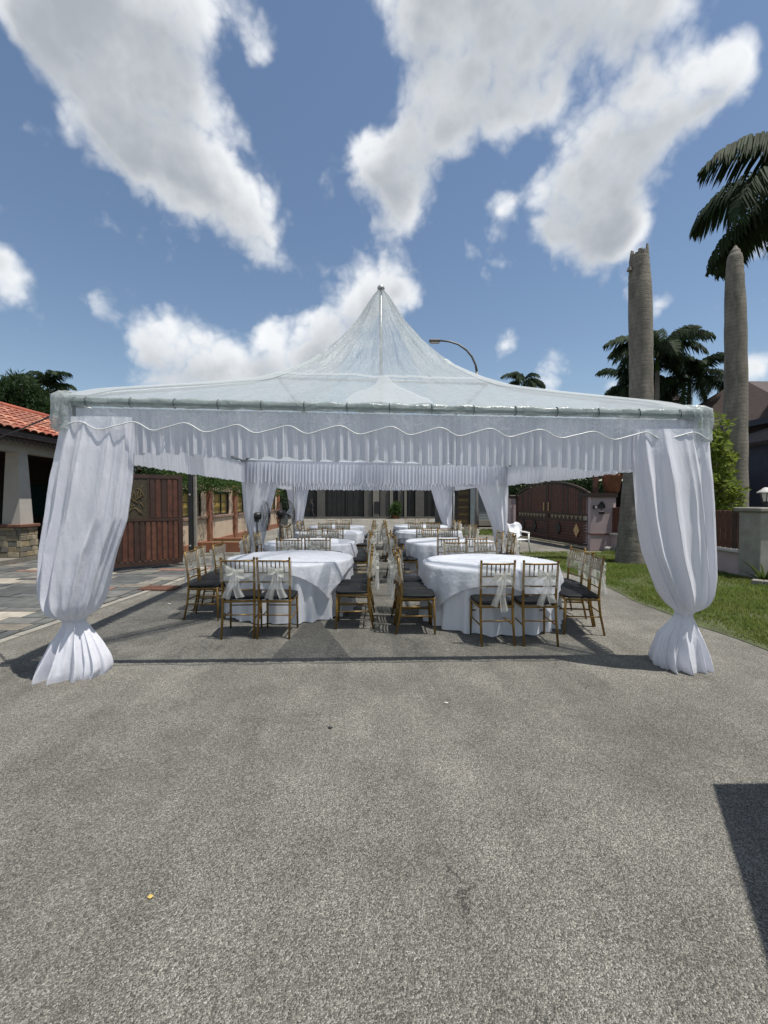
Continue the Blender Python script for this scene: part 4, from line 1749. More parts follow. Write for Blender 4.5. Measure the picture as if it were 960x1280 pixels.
# ------------------------------------------------------------------ peach boundary wall with window openings
t = thing('boundary_wall', 'peach boundary wall with terracotta pilasters and barred openings beyond the gate leaf', 'wall', (0, 0, 0))
WX = -5.72
pil = [12.55, 15.45, 18.35, 21.25, 24.15, 27]
for y in pil:
    p_ = MB().rbox((WX + .03, y, 1.06), (.34, .30, 2.12), .015).build('pilaster', M['terracotta'], t)
    MB().rbox((WX + .03, y, 2.16), (.42, .38, .08), .015).build('pilaster_cap', M['terracotta'], p_)
for y0, y1 in zip(pil, pil[1:]):
    a, b = y0 + .152, y1 - .152
    m_ = (a + b) / 2
    L = b - a
    MB().box((WX, m_, .63), (.18, L, .74)).build('wall_panel', M['peach'], t)
    MB().box((WX + .015, m_, .13), (.22, L, .26)).build('plinth', M['terracotta'], t)
    MB().rbox((WX + .02, m_, 1.045), (.24, L, .09), .01).build('rail', M['railpaint'], t)
    op0, op1 = a + .42, b - .42
    MB().box((WX, (a + op0) / 2, 1.52), (.16, op0 - a, .86)).build('wall_panel', M['peach'], t)
    MB().box((WX, (b + op1) / 2, 1.52), (.16, b - op1, .86)).build('wall_panel', M['peach'], t)
    MB().box((WX, m_, 2.03), (.17, L, .16)).build('wall_panel', M['peach'], t)
    gr_ = thing_parent = MB()
    for z in (1.12, 1.90):
        gr_.box((WX + .03, m_, z), (.06, op1 - op0, .05))
    for y in (op0 + .025, op1 - .025, m_):
        gr_.box((WX + .033, y, 1.51), (.05, .045, .73))
    gr_.box((WX + .036, m_, 1.55), (.04, op1 - op0 - .1, .03))
    wf = gr_.build('window_frame', M['iron'], t)
    nsl = 11
    for i in range(nsl):
        yy_ = op0 + .06 + (op1 - op0 - .12) * (i + .5) / nsl
        MB().rbox((WX - .05, yy_, 1.50), (.02, (op1 - op0 - .12) / nsl - .012, .72), .005).build('blind_slat', M['bamboo'], wf)
# creeper on top
cs, rs = [], []
for i in range(46):
    y = 12.6 + i * .3
    cs.append((WX + .10 + random.uniform(-.3, .35), y, 2.2 + random.uniform(-.2, .3)))
    rs.append((.45, .45, random.uniform(.25, .45)))
V, F = leaf_cloud(cs, rs, 15000, .085, 5)
o = link('creeper', np_mesh('foliage', V, F, M['leaf_mid']))
tag(o, 'dark green creeper growing thickly along the top of the peach wall', 'creeper')
V, F = leaf_cloud([(WX - .9, y, 2.2) for y in (13, 15, 17, 19, 21, 23, 25)], [(.8, 1.2, 1.1)] * 7, 12000, .13, 6)
o = link('hedge', np_mesh('foliage', V, F, M['leaf_dark']))
tag(o, 'dense dark hedge standing behind the peach wall openings', 'hedge')
# low terracotta planter before the wall
p0, p1 = G(262, 688), G(311, 690)
t = thing('planter_box', 'low terracotta planter box standing out from the peach wall', 'planter', (0, 0, 0))
xw0, xw1, yf_ = WX + .19, p1.x, 14.1
for cc, ss in ((((xw0 + xw1) / 2, yf_, .16), (xw1 - xw0, .12, .32)), (((xw0 + xw1) / 2, yf_ + 1.5, .16), (xw1 - xw0, .12, .32)), ((xw1 - .06, yf_ + .75, .162), (.12, 1.38, .324))):
    MB().rbox(cc, ss, .01).build('planter_side', M['terracotta'], t)
MB().box(((xw0 + xw1) / 2 - .03, yf_ + .75, .12), (xw1 - xw0 - .14, 1.38, .2)).build('planter_soil', M['soil'], t)

# ------------------------------------------------------------------ right gate: arched double leaf
A = G(737, 687.5)
B = G(645, 671)
gd = (B - A)
gd.z = 0
GL = gd.length
gd.normalize()
rz = math.atan2(gd.y, gd.x)
t = thing('arched_gate', 'red brown arched double gate with brass handles beside the pink pillar', 'gate', (A.x, A.y, 0), rz)
# local x runs from the pink pillar to the far post; +y is away from the road (checked below)


def arch(s):
    q = s / GL * 2 - 1
    return 1.76 + .50 * (1 - q * q) ** .85 if abs(q) < 1 else 1.76


FACE = 1 if Matrix.Rotation(rz, 3, 'Z')[0][1] < 0 else -1   # local y sign that points at the road (world -x)
for leaf in range(2):
    s0, s1 = (0.02, GL / 2 - .01) if leaf == 0 else (GL / 2 + .01, GL - .02)
    L = MB()
    L.box((s0 + .05, 0, (arch(s0 + .05) + .12) / 2), (.09, .06, arch(s0 + .05) - .12))
    L.box((s1 - .05, 0, (arch(s1 - .05) + .12) / 2), (.09, .06, arch(s1 - .05) - .12))
    for z in (.15, .92, 1.14):
        L.box(((s0 + s1) / 2, 0, z), (s1 - s0 - .2, .055, .07))
    pts = [s0 + (s1 - s0) * i / 14 for i in range(15)]
    for a, b in zip(pts, pts[1:]):
        L.slab([(a, .03, arch(a) + .03), (b, .03, arch(b) + .03), (b, -.03, arch(b) + .03), (a, -.03, arch(a) + .03)], -.06 if False else .06)
    lf = L.build('leaf_frame', M['gatewood3'], t)
    npk = 18
    w = (s1 - s0 - .2) / npk
    for i in range(npk):
        x = s0 + .1 + w * (i + .5)
        zt = min(arch(x - w / 2), arch(x + w / 2)) - .02
        MB().rbox((x, 0, (1.17 + zt) / 2), (w - .014, .04, zt - 1.17), .008).build('plank', random.choice([M['gatewood'], M['gatewood'], M['gatewood3']]), lf)
    for i in range(7):
        z = .20 + i * .099 + .05
        MB().rbox(((s0 + s1) / 2, 0, z), (s1 - s0 - .2, .04, .085), .01).build('board', random.choice([M['gatewood'], M['gatewood3'], M['gatewood']]), lf)
    bk = MB()
    for a, b in zip(pts, pts[1:]):
        bk.box(((a + b) / 2, -FACE * .012, (min(arch(a), arch(b)) + .1) / 2), (b - a, .01, min(arch(a), arch(b)) - .1))
    bk.build('back_sheet', M['gatewood3'], lf)
    # scroll band
    sb_ = MB()
    x = s0 + .14
    while x < s1 - .2:
        rr = .065
        for sg in (-1, 1):
            sb_.tube([(x + .09 + sg * (.05 + rr * .5 * math.cos(f)), FACE * .01, 1.03 + rr * math.sin(f)) for f in np.linspace(0, 4.6, 10)], .011, 5)
        x += .26
    sb_.build('scroll_band', M['creamtrim'], lf)
    hx = s1 - .16 if leaf == 0 else s0 + .16
    MB().rbox((hx, FACE * .055, 1.38), (.045, .04, .34), .012).build('handle', M['brass'], lf)
    for q in range(2):
        cx_ = s0 + (s1 - s0) * ((.25 if q == 0 else .68) if leaf == 0 else (.35 if q == 0 else .72))
        big_ = (leaf == 0 and q == 0)
        mt = M['bronze'] if big_ else M['iron']
        if big_:
            mt = M['brass']
        hw_, hh_ = .17, .24
        mb = MB()
        mb.prism([(cx_ - hw_, 0), (cx_, -hh_), (cx_ + hw_, 0), (cx_, hh_)], 0, .03)
        mb.v = [(a, FACE * (.024 + cc), .60 + b) for a, b, cc in mb.v]
        mb.build('diamond_plate', mt, lf)
MB().box((GL / 2, 0, .055), (GL - .1, .09, .05)).build('ground_track', M['creamtrim'], t)

# pink pillar beside the gate
fx0 = G(737, 688)
t = thing('pink_pillar', 'pink gate pillar with leaf emblem beside the thick palm trunk', 'pillar', (0, 0, 0))
PX0, PX1 = fx0.x + .02, fx0.x + .80
PY0, PY1 = fx0.y - .02, fx0.y + .95
PX1 = G(766, 688).x
PYf = fx0.y
core = [(PX0, PYf), (PX1, PYf - .03), (PX1 + .52, PYf + .75), (PX0, PYf + .75)]
MB().prism(core, 0, 1.72).build('pillar_body', M['pink'], t)
band = [(PX0 - .012, PYf - .012), (PX1 + .005, PYf - .045), (PX1 + .54, PYf + .76), (PX0 - .012, PYf + .76)]
MB().prism(band, .50, .55).build('stripe', M['pinkdark'], t)
MB().prism([(PX0 - .05, PYf - .06), (PX1 + .04, PYf - .09), (PX1 + .62, PYf + .8), (PX0 - .05, PYf + .8)], 1.722, 1.86).build('pillar_cap', M['fascia'], t)
w_ = PX1 - PX0
# emblem: dark spade-shaped leaf with a short stem, small white switch plate, dark name plate
mb = MB()
cx_, cz_ = PX0 + w_ * .47, 1.45
prof_l = [(0, .14), (.05, .10), (.10, .03), (.12, -.03), (.10, -.075), (.05, -.09), (0, -.07), (-.05, -.09), (-.10, -.075), (-.12, -.03), (-.10, .03), (-.05, .10)]
mb.prism(prof_l, 0, .02)
mb.v = [(cx_ + a, PYf - .018 - cc - .005, cz_ + b) for a, b, cc in mb.v]
mb.box((cx_, PYf - .03, cz_ - .10), (.025, .02, .06))
mb.build('leaf_emblem', M['iron'], t)
MB().rbox((PX0 + w_ * .17, PYf - .027, 1.41), (.13, .03, .13), .008).build('bell_plate', M['iron'], t)
MB().box((PX0 + w_ * .20, PYf - .049, 1.40), (.06, .015, .08)).build('bell_button', M['offwhite'], t)
MB().rbox((cx_, PYf - .03, 1.22), (.17, .025, .085), .006).build('name_plate', M['iron'], t)
MB().rbox((PX0 + .28, PYf + .25, 2.25), (.14, .14, .78), .01).build('corner_post', M['gatewood'], t)
t = thing('clay_pot', 'brown clay flower pot standing on top of the pink pillar', 'pot', (PX1 + .12, PYf + .30, 1.865))
MB().lathe((0, 0, 0), [(.20, 0), (.23, .05), (.30, .45), (.34, .52), (.34, .60), (.30, .61), (.28, .55)], 20).build('pot', M['claypot'], t, True)
V, F = leaf_cloud([(0, 0, .8), (.1, .1, 1.0)], [.35, .25], 260, .2, 9)
link('plant', np_mesh('plant', V, F, M['leaf_dark']), t)
for i, (dx, dy, s) in enumerate(((.35, -.18, .26), (.72, -.05, .30), (1.05, .12, .26))):
    o = MB().rbox((0, 0, s * .3), (s, s * .9, s * .75), .05, .3 * i).build('stone_block', M['concrete'], None)
    o.location = (PX0 + dx, PYf - .32 + dy, 0)
    tag(o, ['grey stone block at the foot of the pink pillar, gate end of three', 'grey stone block at the foot of the pink pillar, middle of three', 'grey stone block at the foot of the pink pillar, palm end of three'][i], 'stone', 'stone blocks by the pink pillar')
# far pillar of the gate
fb_ = B + gd * .35
t = thing('gate_pillar', 'narrow pink pillar at the far end of the arched gate', 'pillar', (fb_.x, fb_.y, 0), rz)
MB().rbox((0, 0, .86), (.6, .5, 1.72), .02).build('pillar_body', M['pink'], t)
MB().rbox((0, 0, 1.79), (.7, .6, .12), .02).build('pillar_cap', M['fascia'], t)
MB().box((0, 0, .525), (.622, .522, .05)).build('stripe', M['pinkdark'], t)

# dark hedge, carport roof behind the gate
V, F = leaf_cloud([(8.3 - .12 * (y - 15), y + 1.6, 2.1 + .3 * math.sin(y)) for y in range(15, 24)], [(.8, .9, .8)] * 9, 16000, .12, 15)
o = link('hedge', np_mesh('foliage', V, F, M['leaf_dark']))
tag(o, 'dark hedge with a few red flowers rising behind the arched gate', 'hedge')
t = thing('carport', 'grey flat carport roof behind the arched gate', 'carport', (11.5, 19.0, 0))
MB().box((0, 0, 2.75), (4.4, 6.0, .12)).build('roof_sheet', M['shutter'], t)
MB().box((0, -3.03, 2.62), (4.42, .06, .2)).build('roof_edge', M['offwhite'], t)
for a in (-1, 1):
    for b in (-1, 1):
        MB().tube([(a * 2, b * 2.7, 0), (a * 2, b * 2.7, 2.69)], .05, 8).build('post', M['steel'], t, True)
MB().box((0, 3.2, 1.3), (4.4, .15, 2.6)).build('back_wall', M['dark'], t)

# ------------------------------------------------------------------ fence wall and concrete pillar at the right edge
cp = G(949, 727)
t = thing('concrete_pillar', 'rough grey concrete gate pillar with flat capping beside the spiky plant', 'pillar', (cp.x + .26, cp.y + .26, 0), R(0))
MB().rbox((0, 0, .69), (.52, .52, 1.38), .015).build('pillar_body', M['concrete'], t)
MB().rbox((0, 0, 1.425), (.66, .66, .09), .02).build('capping', M['kerbstone'], t)
lz = 1.47
L0 = P(946, 635, 9.3)
t = thing('pillar_lantern', 'black lantern with pale pagoda top standing on the concrete pillar', 'lantern', (L0.x, cp.y + .26, lz))
MB().lathe((0, 0, 0), [(.09, 0), (.09, .02), (.03, .04), (.03, .08), (.07, .10), (.07, .115)], 10).build('base', M['iron'], t)
MB().lathe((0, 0, .116), [(.055, 0), (.095, .17)], 6).build('glass', M['lampglass'], t)
for i in range(6):
    f = 2 * PI * i / 6
    MB().tube([(.06 * math.cos(f), .06 * math.sin(f), .115), (.10 * math.cos(f), .10 * math.sin(f), .29)], .009, 5).build('lantern_bar', M['iron'], t)
MB().lathe((0, 0, .288), [(.155, 0), (.15, .02), (.07, .075), (.05, .10), (.02, .115)], 12).build('roof', M['offwhite'], t, True)
# low wall with brown board fence
t = thing('board_fence', 'brown board fence on a low pink wall between pillar and palm', 'fence', (0, 0, 0))
FX = 7.75
fy0, fy1 = cp.y + .54, PYf + .5
MB().box((FX, (fy0 + fy1) / 2, .25), (.18, fy1 - fy0, .5)).build('low_wall', M['pink'], t)
MB().rbox((FX - .02, (fy0 + fy1) / 2, .53), (.26, fy1 - fy0, .06), .01).build('coping', M['offwhite'], t)
MB().box((cp.x + 1.3, fy0 - .1, .25), (1.5, .16, .5)).build('low_wall', M['pink'], t)
for z in (.68, 1.28):
    MB().box((FX, (fy0 + fy1) / 2, z), (.05, fy1 - fy0 - .04, .08)).build('rail', M['gatewood3'], t)
y = fy0 + .08
while y < fy1 - .1:
    MB().rbox((FX - .045, y, .98), (.028, .125, .82), .006).build('board', random.choice([M['gatewood'], M['gatewood'], M['gatewood3']]), t)
    y += .15
# spiky plant at the pillar foot
sp = G(952, 728)
t = thing('spiky_plant', 'spiky green and yellow plant at the foot of the concrete pillar', 'plant', (sp.x + .05, sp.y - .0, 0))
for i in range(34):
    f = random.uniform(0, 2 * PI)
    L, up_ = random.uniform(.3, .6), random.uniform(.5, 1.4)
    mb = MB()
    e = Vector((math.cos(f), math.sin(f), 0))
    sdv = Vector((-math.sin(f), math.cos(f), 0))
    pts = []
    for q in range(6):
        s = q / 5
        p_ = e * (.04 + L * s * math.cos(up_ * (1 - .35 * s))) + Vector((0, 0, .02 + L * s * math.sin(up_) * (1 - .22 * s * s)))
        wd = .028 * (1 - s) ** .6 * (1 if s > 0 else .6) + .001
        pts += [p_ - sdv * wd, p_ + sdv * wd]
    mb.add(pts, [(2 * q, 2 * q + 1, 2 * q + 3, 2 * q + 2) for q in range(5)])
    mb.build('leaf', M['agave'] if i % 3 else M['leaf_lime'], t)
mb = MB()
for i in range(9):
    a = i * .28 - .9
    mb.rbox((sp.x + .1 + .62 * math.sin(a), sp.y - .55 * math.cos(a), .05), (.18, .12, .14), .02, a)
tag(mb.build('stone_edging', M['kerbstone'], None), 'curved pale stone edging round the spiky plant', 'edging')

# ------------------------------------------------------------------ trees


def tree(label, base, trunk_h, crowns, radii, n, size, mat, seed, name='leafy_tree', cat='tree', group=None, bark='bark', r0=.12, aspect=2.2):
    t = thing(name, label, cat, base, 0, group)
    g = random.Random(seed)
    MB().tube([(0, 0, 0), (g.uniform(-.1, .1), g.uniform(-.1, .1), trunk_h * .5), (0, 0, trunk_h)], [r0, r0 * .8, r0 * .55], 9).build('trunk', M[bark], t, True)
    mb = MB()
    for c_ in crowns:
        c_ = Vector(c_)
        mb.tube([Vector((0, 0, trunk_h * .8)), Vector((c_.x * .45, c_.y * .45, (trunk_h + c_.z) / 2)), c_], [r0 * .4, r0 * .28, r0 * .1], 6)
    mb.build('limbs', M[bark], t, True)
    V, F = leaf_cloud(crowns, radii, n, size, seed, .3, aspect)
    link('crown', np_mesh('crown', V, F, mat), t)
    return t


# yellow green shrub behind the lawn-side curtain
b = P(884, 690, 11.6)
crs = []
for z_, x_, r_ in ((3.5, -.05, .42), (3.1, .25, .42), (3.0, -.3, .5), (2.65, .1, .5), (2.3, .42, .42), (2.2, -.25, .55), (1.9, .2, .5), (1.5, .35, .4), (1.3, -.1, .45), (2.75, .5, .26), (1.75, .62, .25)):
    crs.append(((x_ * .85, random.uniform(-.3, .3), z_), r_ * .82))
tree('bushy tree with yellow green leaves behind the front curtain', (b.x + .05, b.y, 0), 2.4, [c for c, r in crs], [r for c, r in crs], 2600, .17, M['leaf_lime'], 8, r0=.07)


def frond_mesh(L, droop, seed, nleaf=46, leaf=.5, curl=.25):
    """palm frond along +x: midrib with two rows of drooping leaflets"""
    g = random.Random(seed)
    mid = []
    for i in range(17):
        s = i / 16
        ang = .9 - droop * s ** 1.25
        if i == 0:
            p_ = Vector((0, 0, 0))
        else:
            p_ = mid[-1] + Vector((math.cos(ang), .02 * math.sin(s * 3), math.sin(ang))) * L / 16
        mid.append(p_)
    mb = MB()
    mb.tube(mid, [.030 * (1 - .85 * i / 16) for i in range(17)], 5)
    for i in range(nleaf):
        s = .14 + .85 * i / (nleaf - 1)
        f = s * 16
        k_ = min(15, int(f))
        p_ = mid[k_].lerp(mid[k_ + 1], f - k_)
        tg = (mid[k_ + 1] - mid[k_]).normalized()
        ll = leaf * (math.sin(PI * min(1, .18 + .86 * s)) ** .6 + .12) * g.uniform(.85, 1.1)
        for sg in (-1, 1):
            sidev = Vector((0, sg, 0))
            dirv = (tg * .75 + sidev * .9 + Vector((0, 0, g.uniform(-.1, .35)))).normalized()
            q1 = p_ + dirv * ll * .5
            q2 = p_ + dirv * ll * .82 + Vector((0, 0, -ll * (curl + g.uniform(0, .35))))
            q3 = q2 + dirv * ll * .08 + Vector((0, 0, -ll * .25))
            wv = tg * .027
            mb.add([p_ - wv, p_ + wv, q1 + wv * 1.1, q1 - wv * 1.1, q2 + wv * .8, q2 - wv * .8, q3], [(0, 1, 2, 3), (3, 2, 4, 5), (5, 4, 6)])
    return mb.mesh('frond', M['palmleaf'])


FROND_BIG = [frond_mesh(3.2, 2.0 + .3 * i, 200 + i, 96, .72, .45) for i in range(3)]
FROND_MID = [frond_mesh(3.0, 1.7 + .35 * i, 300 + i, 64, .62, .4) for i in range(3)]


def palm(label, base, height, meshes, nf, seed, r0=.2, lean=(0, 0), scale=1.0, shaft=True, elev=(-.35, 1.0), az=None, group=None, spec=None):
    t = thing('palm_tree', label, 'palm tree', base, 0, group)
    g = random.Random(seed)
    top = Vector((lean[0], lean[1], height))
    pts = [Vector((lean[0] * s * s, lean[1] * s * s, height * s)) for s in (0, .06, .2, .4, .6, .8, 1)]
    MB().tube(pts, [r0 * q for q in (1.25, 1.1, 1, 1.0, .95, .8, .6)], 14).build('trunk', M['palmtrunk'], t, True)
    MB().tube([top - Vector((0, 0, .1)), top + Vector((0, 0, .5)), top + Vector((0, 0, 1.0 * scale))], [r0 * .62, r0 * .55, r0 * .2], 10).build('crown_shaft', M['leaf_mid'], t, True)
    for i in range(nf):
        o = link('frond', meshes[i % len(meshes)], t)
        o.location = top + Vector((0, 0, .55 * scale))
        a = (2 * PI * i / nf * 1.0 + g.uniform(-.25, .25)) if az is None else az[i]
        pitch = g.uniform(*elev)
        o.rotation_euler = Matrix.Rotation(a, 3, 'Z').to_euler()
        o.rotation_euler = (Matrix.Rotation(a, 3, 'Z') @ Matrix.Rotation(-pitch + .35, 3, 'Y')).to_euler()
        s = scale * g.uniform(.85, 1.1)
        if spec:
            o.data = meshes[spec[i][2]]
            s = spec[i][3] * scale
            o.rotation_euler = (Matrix.Rotation(R(spec[i][0]), 3, 'Z') @ Matrix.Rotation(-spec[i][1] + .35, 3, 'Y')).to_euler()
        o.scale = (s, s, s)
    return t


# palm whose fronds hang in from the right edge
FROND_LONG = [frond_mesh(4.1, d_, 210 + i_, 120, .80, .5) for i_, d_ in enumerate((1.75, 2.0, 1.5))]
b = P(1035, 640, 14.2)
palm('tall palm at the edge, dark drooping fronds hanging near the pointed trunk', (b.x, b.y, 0), 10.9, FROND_LONG, 14, 4, .24, scale=1.15, spec=[
    (172, .42, 0, 1.0), (184, -.04, 1, 1.0), (238, -.45, 2, .85), (118, -.2, 2, .9), (262, -.2, 2, .9), (128, .4, 1, 1.0), (100, 0, 0, 1.0), (70, .3, 1, 1.0), (35, .1, 0, 1.0),
    (0, .4, 1, 1.0), (-30, 0, 0, 1.0), (-65, .3, 1, 1.0), (-95, .1, 0, .95), (205, -1.05, 2, .62)])
# palm clump behind the broken trunk
for i, (px_, py_, d_, lab) in enumerate(((822, 440, 21.5, 'full palm crown behind the broken trunk, middle of the clump'), (862, 466, 22.5, 'palm behind the broken trunk, the one nearer the pointed trunk'), (790, 474, 23.5, 'palm behind the broken trunk, the one half hidden by it'))):
    c = P(px_, py_, d_)
    palm(lab, (c.x, c.y, 0), c.z - .9, FROND_MID, 19, 30 + i, .15, scale=.80 if i else .95, group='palms behind the broken trunk')
# small far palms
for i, (px_, py_, d_, lab) in enumerate(((655, 478, 42, 'small distant palm top peeping over the tent roof slope'), (60, 492, 34, 'distant palm beside the dark tree behind the porch roof, by the tent corner'))):
    c = P(px_, py_, d_)
    palm(lab, (c.x, c.y, 0), c.z - .5, FROND_MID, 13, 50 + i, .14, scale=.8 if i == 0 else 1.0)
# dark tree clump at the left behind the porch roof
c = P(24, 560, 30)
cr_ = []
for px_, py_, r_ in ((20, 492, 1.2), (5, 500, 1.2), (35, 500, 1.1), (45, 515, 1.2), (15, 520, 1.4), (-10, 512, 1.4), (28, 480, .7), (60, 520, 1.0), (-30, 495, 1.2)):
    q = P(px_, py_, 30 + random.uniform(-1, 1))
    cr_.append(((q.x - c.x, q.y - c.y, q.z), r_))
tree('dark shaggy tree rising behind the porch roof', (c.x, c.y, 0), 5.2, [a for a, r in cr_], [r for a, r in cr_], 9000, .62, M['leaf_dark'], 77, r0=.3, aspect=7)

# bare palm trunks
def bare_trunk(label, pts, radii, broken):
    t = thing('bare_palm', label, 'palm trunk', (pts[0][0], pts[0][1], 0))
    o = Vector((pts[0][0], pts[0][1], 0))
    path = [Vector(p) - o for p in pts]
    mb = MB()
    NV, NU = 60, 28

    def f(u, v):
        s = v * (len(path) - 1)
        k_ = min(len(path) - 2, int(s))
        w = s - k_
        p_ = path[k_].lerp(path[k_ + 1], w)
        r_ = radii[k_] + (radii[k_ + 1] - radii[k_]) * w
        th = 2 * PI * u
        bumpy = .02 * nz3(math.cos(th) * 2, math.sin(th) * 2, p_.z * 1.2, 1.4)
        if p_.z < 1.6:
            bumpy += .045 * (1 - p_.z / 1.6) * nz3(math.cos(th) * 4, math.sin(th) * 4, p_.z * 5, 1.5)
        rg = .006 * math.sin(p_.z * 48)
        return p_ + Vector((math.cos(th), math.sin(th), 0)) * (r_ * (1 + bumpy) + rg)
    mb.grid(f, NU, NV, closed=True)
    mb.build('trunk', M['palmtrunk'], t, True)
    tp, rt = path[-1], radii[-1]
    if broken:
        for i in range(13):
            th = 2 * PI * i / 13 + random.uniform(-.1, .1)
            e = Vector((math.cos(th), math.sin(th), 0))
            hh = random.uniform(.10, .26) if 1 < i < 6 or i > 9 else random.uniform(.03, .14)
            MB().box(tp + e * (rt - .035) + Vector((0, 0, hh / 2 - .06)), (.05, .15, hh + .12), th, .6).build('splinter', M['palmtrunk'], t)
        MB().lathe(tp - Vector((0, 0, .10)), [(rt * .95, 0), (rt * .9, .05), (.02, .08)], 16).build('core', M['bark'], t)
        MB().box(tp + Vector((-rt - .03, -.05, -.32)), (.14, .12, .10), .3, .6).build('splinter', M['palmtrunk'], t)
    return t


b0 = G(790, 704)
d0 = proj(b0)[2]
pp = [b0, P(790, 668, d0), P(793, 620, d0), P(801.5, 500, d0), P(801, 420, d0), P(800, 360, d0), P(799, 322, d0)]
pp[0] = Vector((pp[0].x, pp[0].y, -.05))
bare_trunk('thick broken palm trunk with splintered top standing beside the pink pillar', pp, [.40, .33, .30, .275, .275, .27, .225], True)
d1 = 12.2
pp = [P(919, 640 + 56, d1), P(919, 640, d1), P(919, 560, d1), P(920, 480, d1), P(919.5, 400, d1), P(918.5, 350, d1), P(918.5, 322, d1), P(919, 313, d1), P(919.5, 307, d1)]
pp[0].z = 0
bare_trunk('tall crownless palm trunk with a pointed top, beyond the board fence', pp, [.33, .30, .28, .265, .25, .22, .175, .10, .015], False)

# ------------------------------------------------------------------ house at the right edge
t = thing('dark_roof_house', 'two storey house with brown shingle roof and red awning at the picture edge', 'house', (0, 0, 0))
t['label'] = 'two storey house with brown shingle roof and red awning behind the pointed trunk'
hx, hy = 15.4, 16.0
MB().box((hx + 4.2, hy + 4, 2.35), (8.0, 8.0, 4.7)).build('house_wall', M['dark'], t)
MB().slab([(hx - .6, hy - .9, 4.75), (hx + 9, hy - .9, 4.75), (hx + 9, hy + 3.4, 6.9), (hx + 1.2, hy + 3.4, 6.9)], .1).build('roof_slope', M['roofbrown'], t)
MB().slab([(hx - .6, hy + 8.9, 4.75), (hx - .6, hy - .9, 4.75), (hx + 1.2, hy + 3.4, 6.9), (hx + 1.2, hy + 4.6, 6.9)], .1).build('roof_slope', M['roofbrown'], t)
MB().box((hx + 4.2, hy - .92, 4.62), (9.6, .08, .22)).build('fascia', M['navy'], t)
MB().box((hx + 4.2, hy - .95, 4.76), (9.7, .05, .05)).build('gutter', M['offwhite'], t)
MB().box((hx - .62, hy + 4, 4.62), (.08, 9.6, .22)).build('fascia', M['navy'], t)
# gabled bay in front, with white barge boards
bx, by = 13.9, 13.6
MB().slab([(bx - 1.3, by, 3.55), (bx + 1.6, by, 4.55), (bx + 1.6, by + 3, 4.55), (bx - 1.3, by + 3, 3.55)], .08).build('bay_roof', M['roofbrown'], t)
MB().slab([(bx + 1.6, by, 4.55), (bx + 4.5, by, 3.55), (bx + 4.5, by + 3, 3.55), (bx + 1.6, by + 3, 4.55)], .08).build('bay_roof', M['roofbrown'], t)
MB().slab([(bx - 1.35, by - .04, 3.50), (bx + 1.6, by - .04, 4.52), (bx + 1.6, by - .04, 4.42), (bx - 1.35, by - .04, 3.40)], .05).build('barge_board', M['offwhite'], t)
MB().slab([(bx + 1.6, by - .04, 4.52), (bx + 4.55, by - .04, 3.50), (bx + 4.55, by - .04, 3.40), (bx + 1.6, by - .04, 4.42)], .05).build('barge_board', M['offwhite'], t)
MB().prism([(bx - 1.0, by + .1), (bx + 4.2, by + .1), (bx + 4.2, by + 2.8), (bx - 1.0, by + 2.8)], 0, 3.45).build('bay_wall', M['navy'], t)
MB().box((bx + 1.6, by + .06, 3.42), (5.3, .10, .10)).build('string_course', M['offwhite'], t)
MB().box((bx + 1.6, by + .05, 2.75), (5.3, .12, .14)).build('string_course', M['offwhite'], t)
for xx in (.1, 1.9):
    w = MB().rbox((bx + xx, by + .075, 2.2), (1.1, .08, .95), .01).build('window', M['offwhite'], t)
    MB().box((bx + xx, by + .03, 2.2), (.92, .03, .8)).build('pane', M['glass'], w)
MB().slab([(bx - .8, by - 1.0, 1.95), (bx + 4, by - 1.0, 2.05), (bx + 4, by, 2.75), (bx + .6, by, 2.6)], .06).build('red_awning', M['redtile3'], t)
MB().box((bx - .35, by - .85, 1.55), (.22, .22, 3.1)).build('awning_post', M['offwhite'], t)
MB().rbox((bx - .35, by - .98, 1.72), (.36, .06, .28), .01).build('meter_box', M['offwhite'], t)
# small pavilion roof with a finial seen over the tent corner
c = P(840, 506, 26)
t = thing('roof_turret', 'small dark tiered roof turret with finial seen over the tent corner', 'turret', (c.x, c.y, 0))
MB().box((0, 0, (c.z - .3) / 2), (1.3, 1.3, c.z - .3)).build('tower', M['dark'], t)
MB().lathe((0, 0, c.z - .35), [(1.15, 0), (1.1, .05), (.55, .45), (.5, .5)], 4).build('lower_roof', M['roofbrown'], t)
MB().lathe((0, 0, c.z + .15), [(.75, 0), (.7, .05), (.1, .75), (.06, .95), (.02, 1.05)], 4).build('upper_roof', M['roofbrown'], t)
MB().tube([(1.2, 0, c.z - .5), (1.2, 0, c.z + 1.0)], .025, 6).build('mast', M['steel'], t)

# ------------------------------------------------------------------ end of the street: grey walls, black gates
YB = 41.0


def bx_px(px):
    return P(px, 640, YB).x


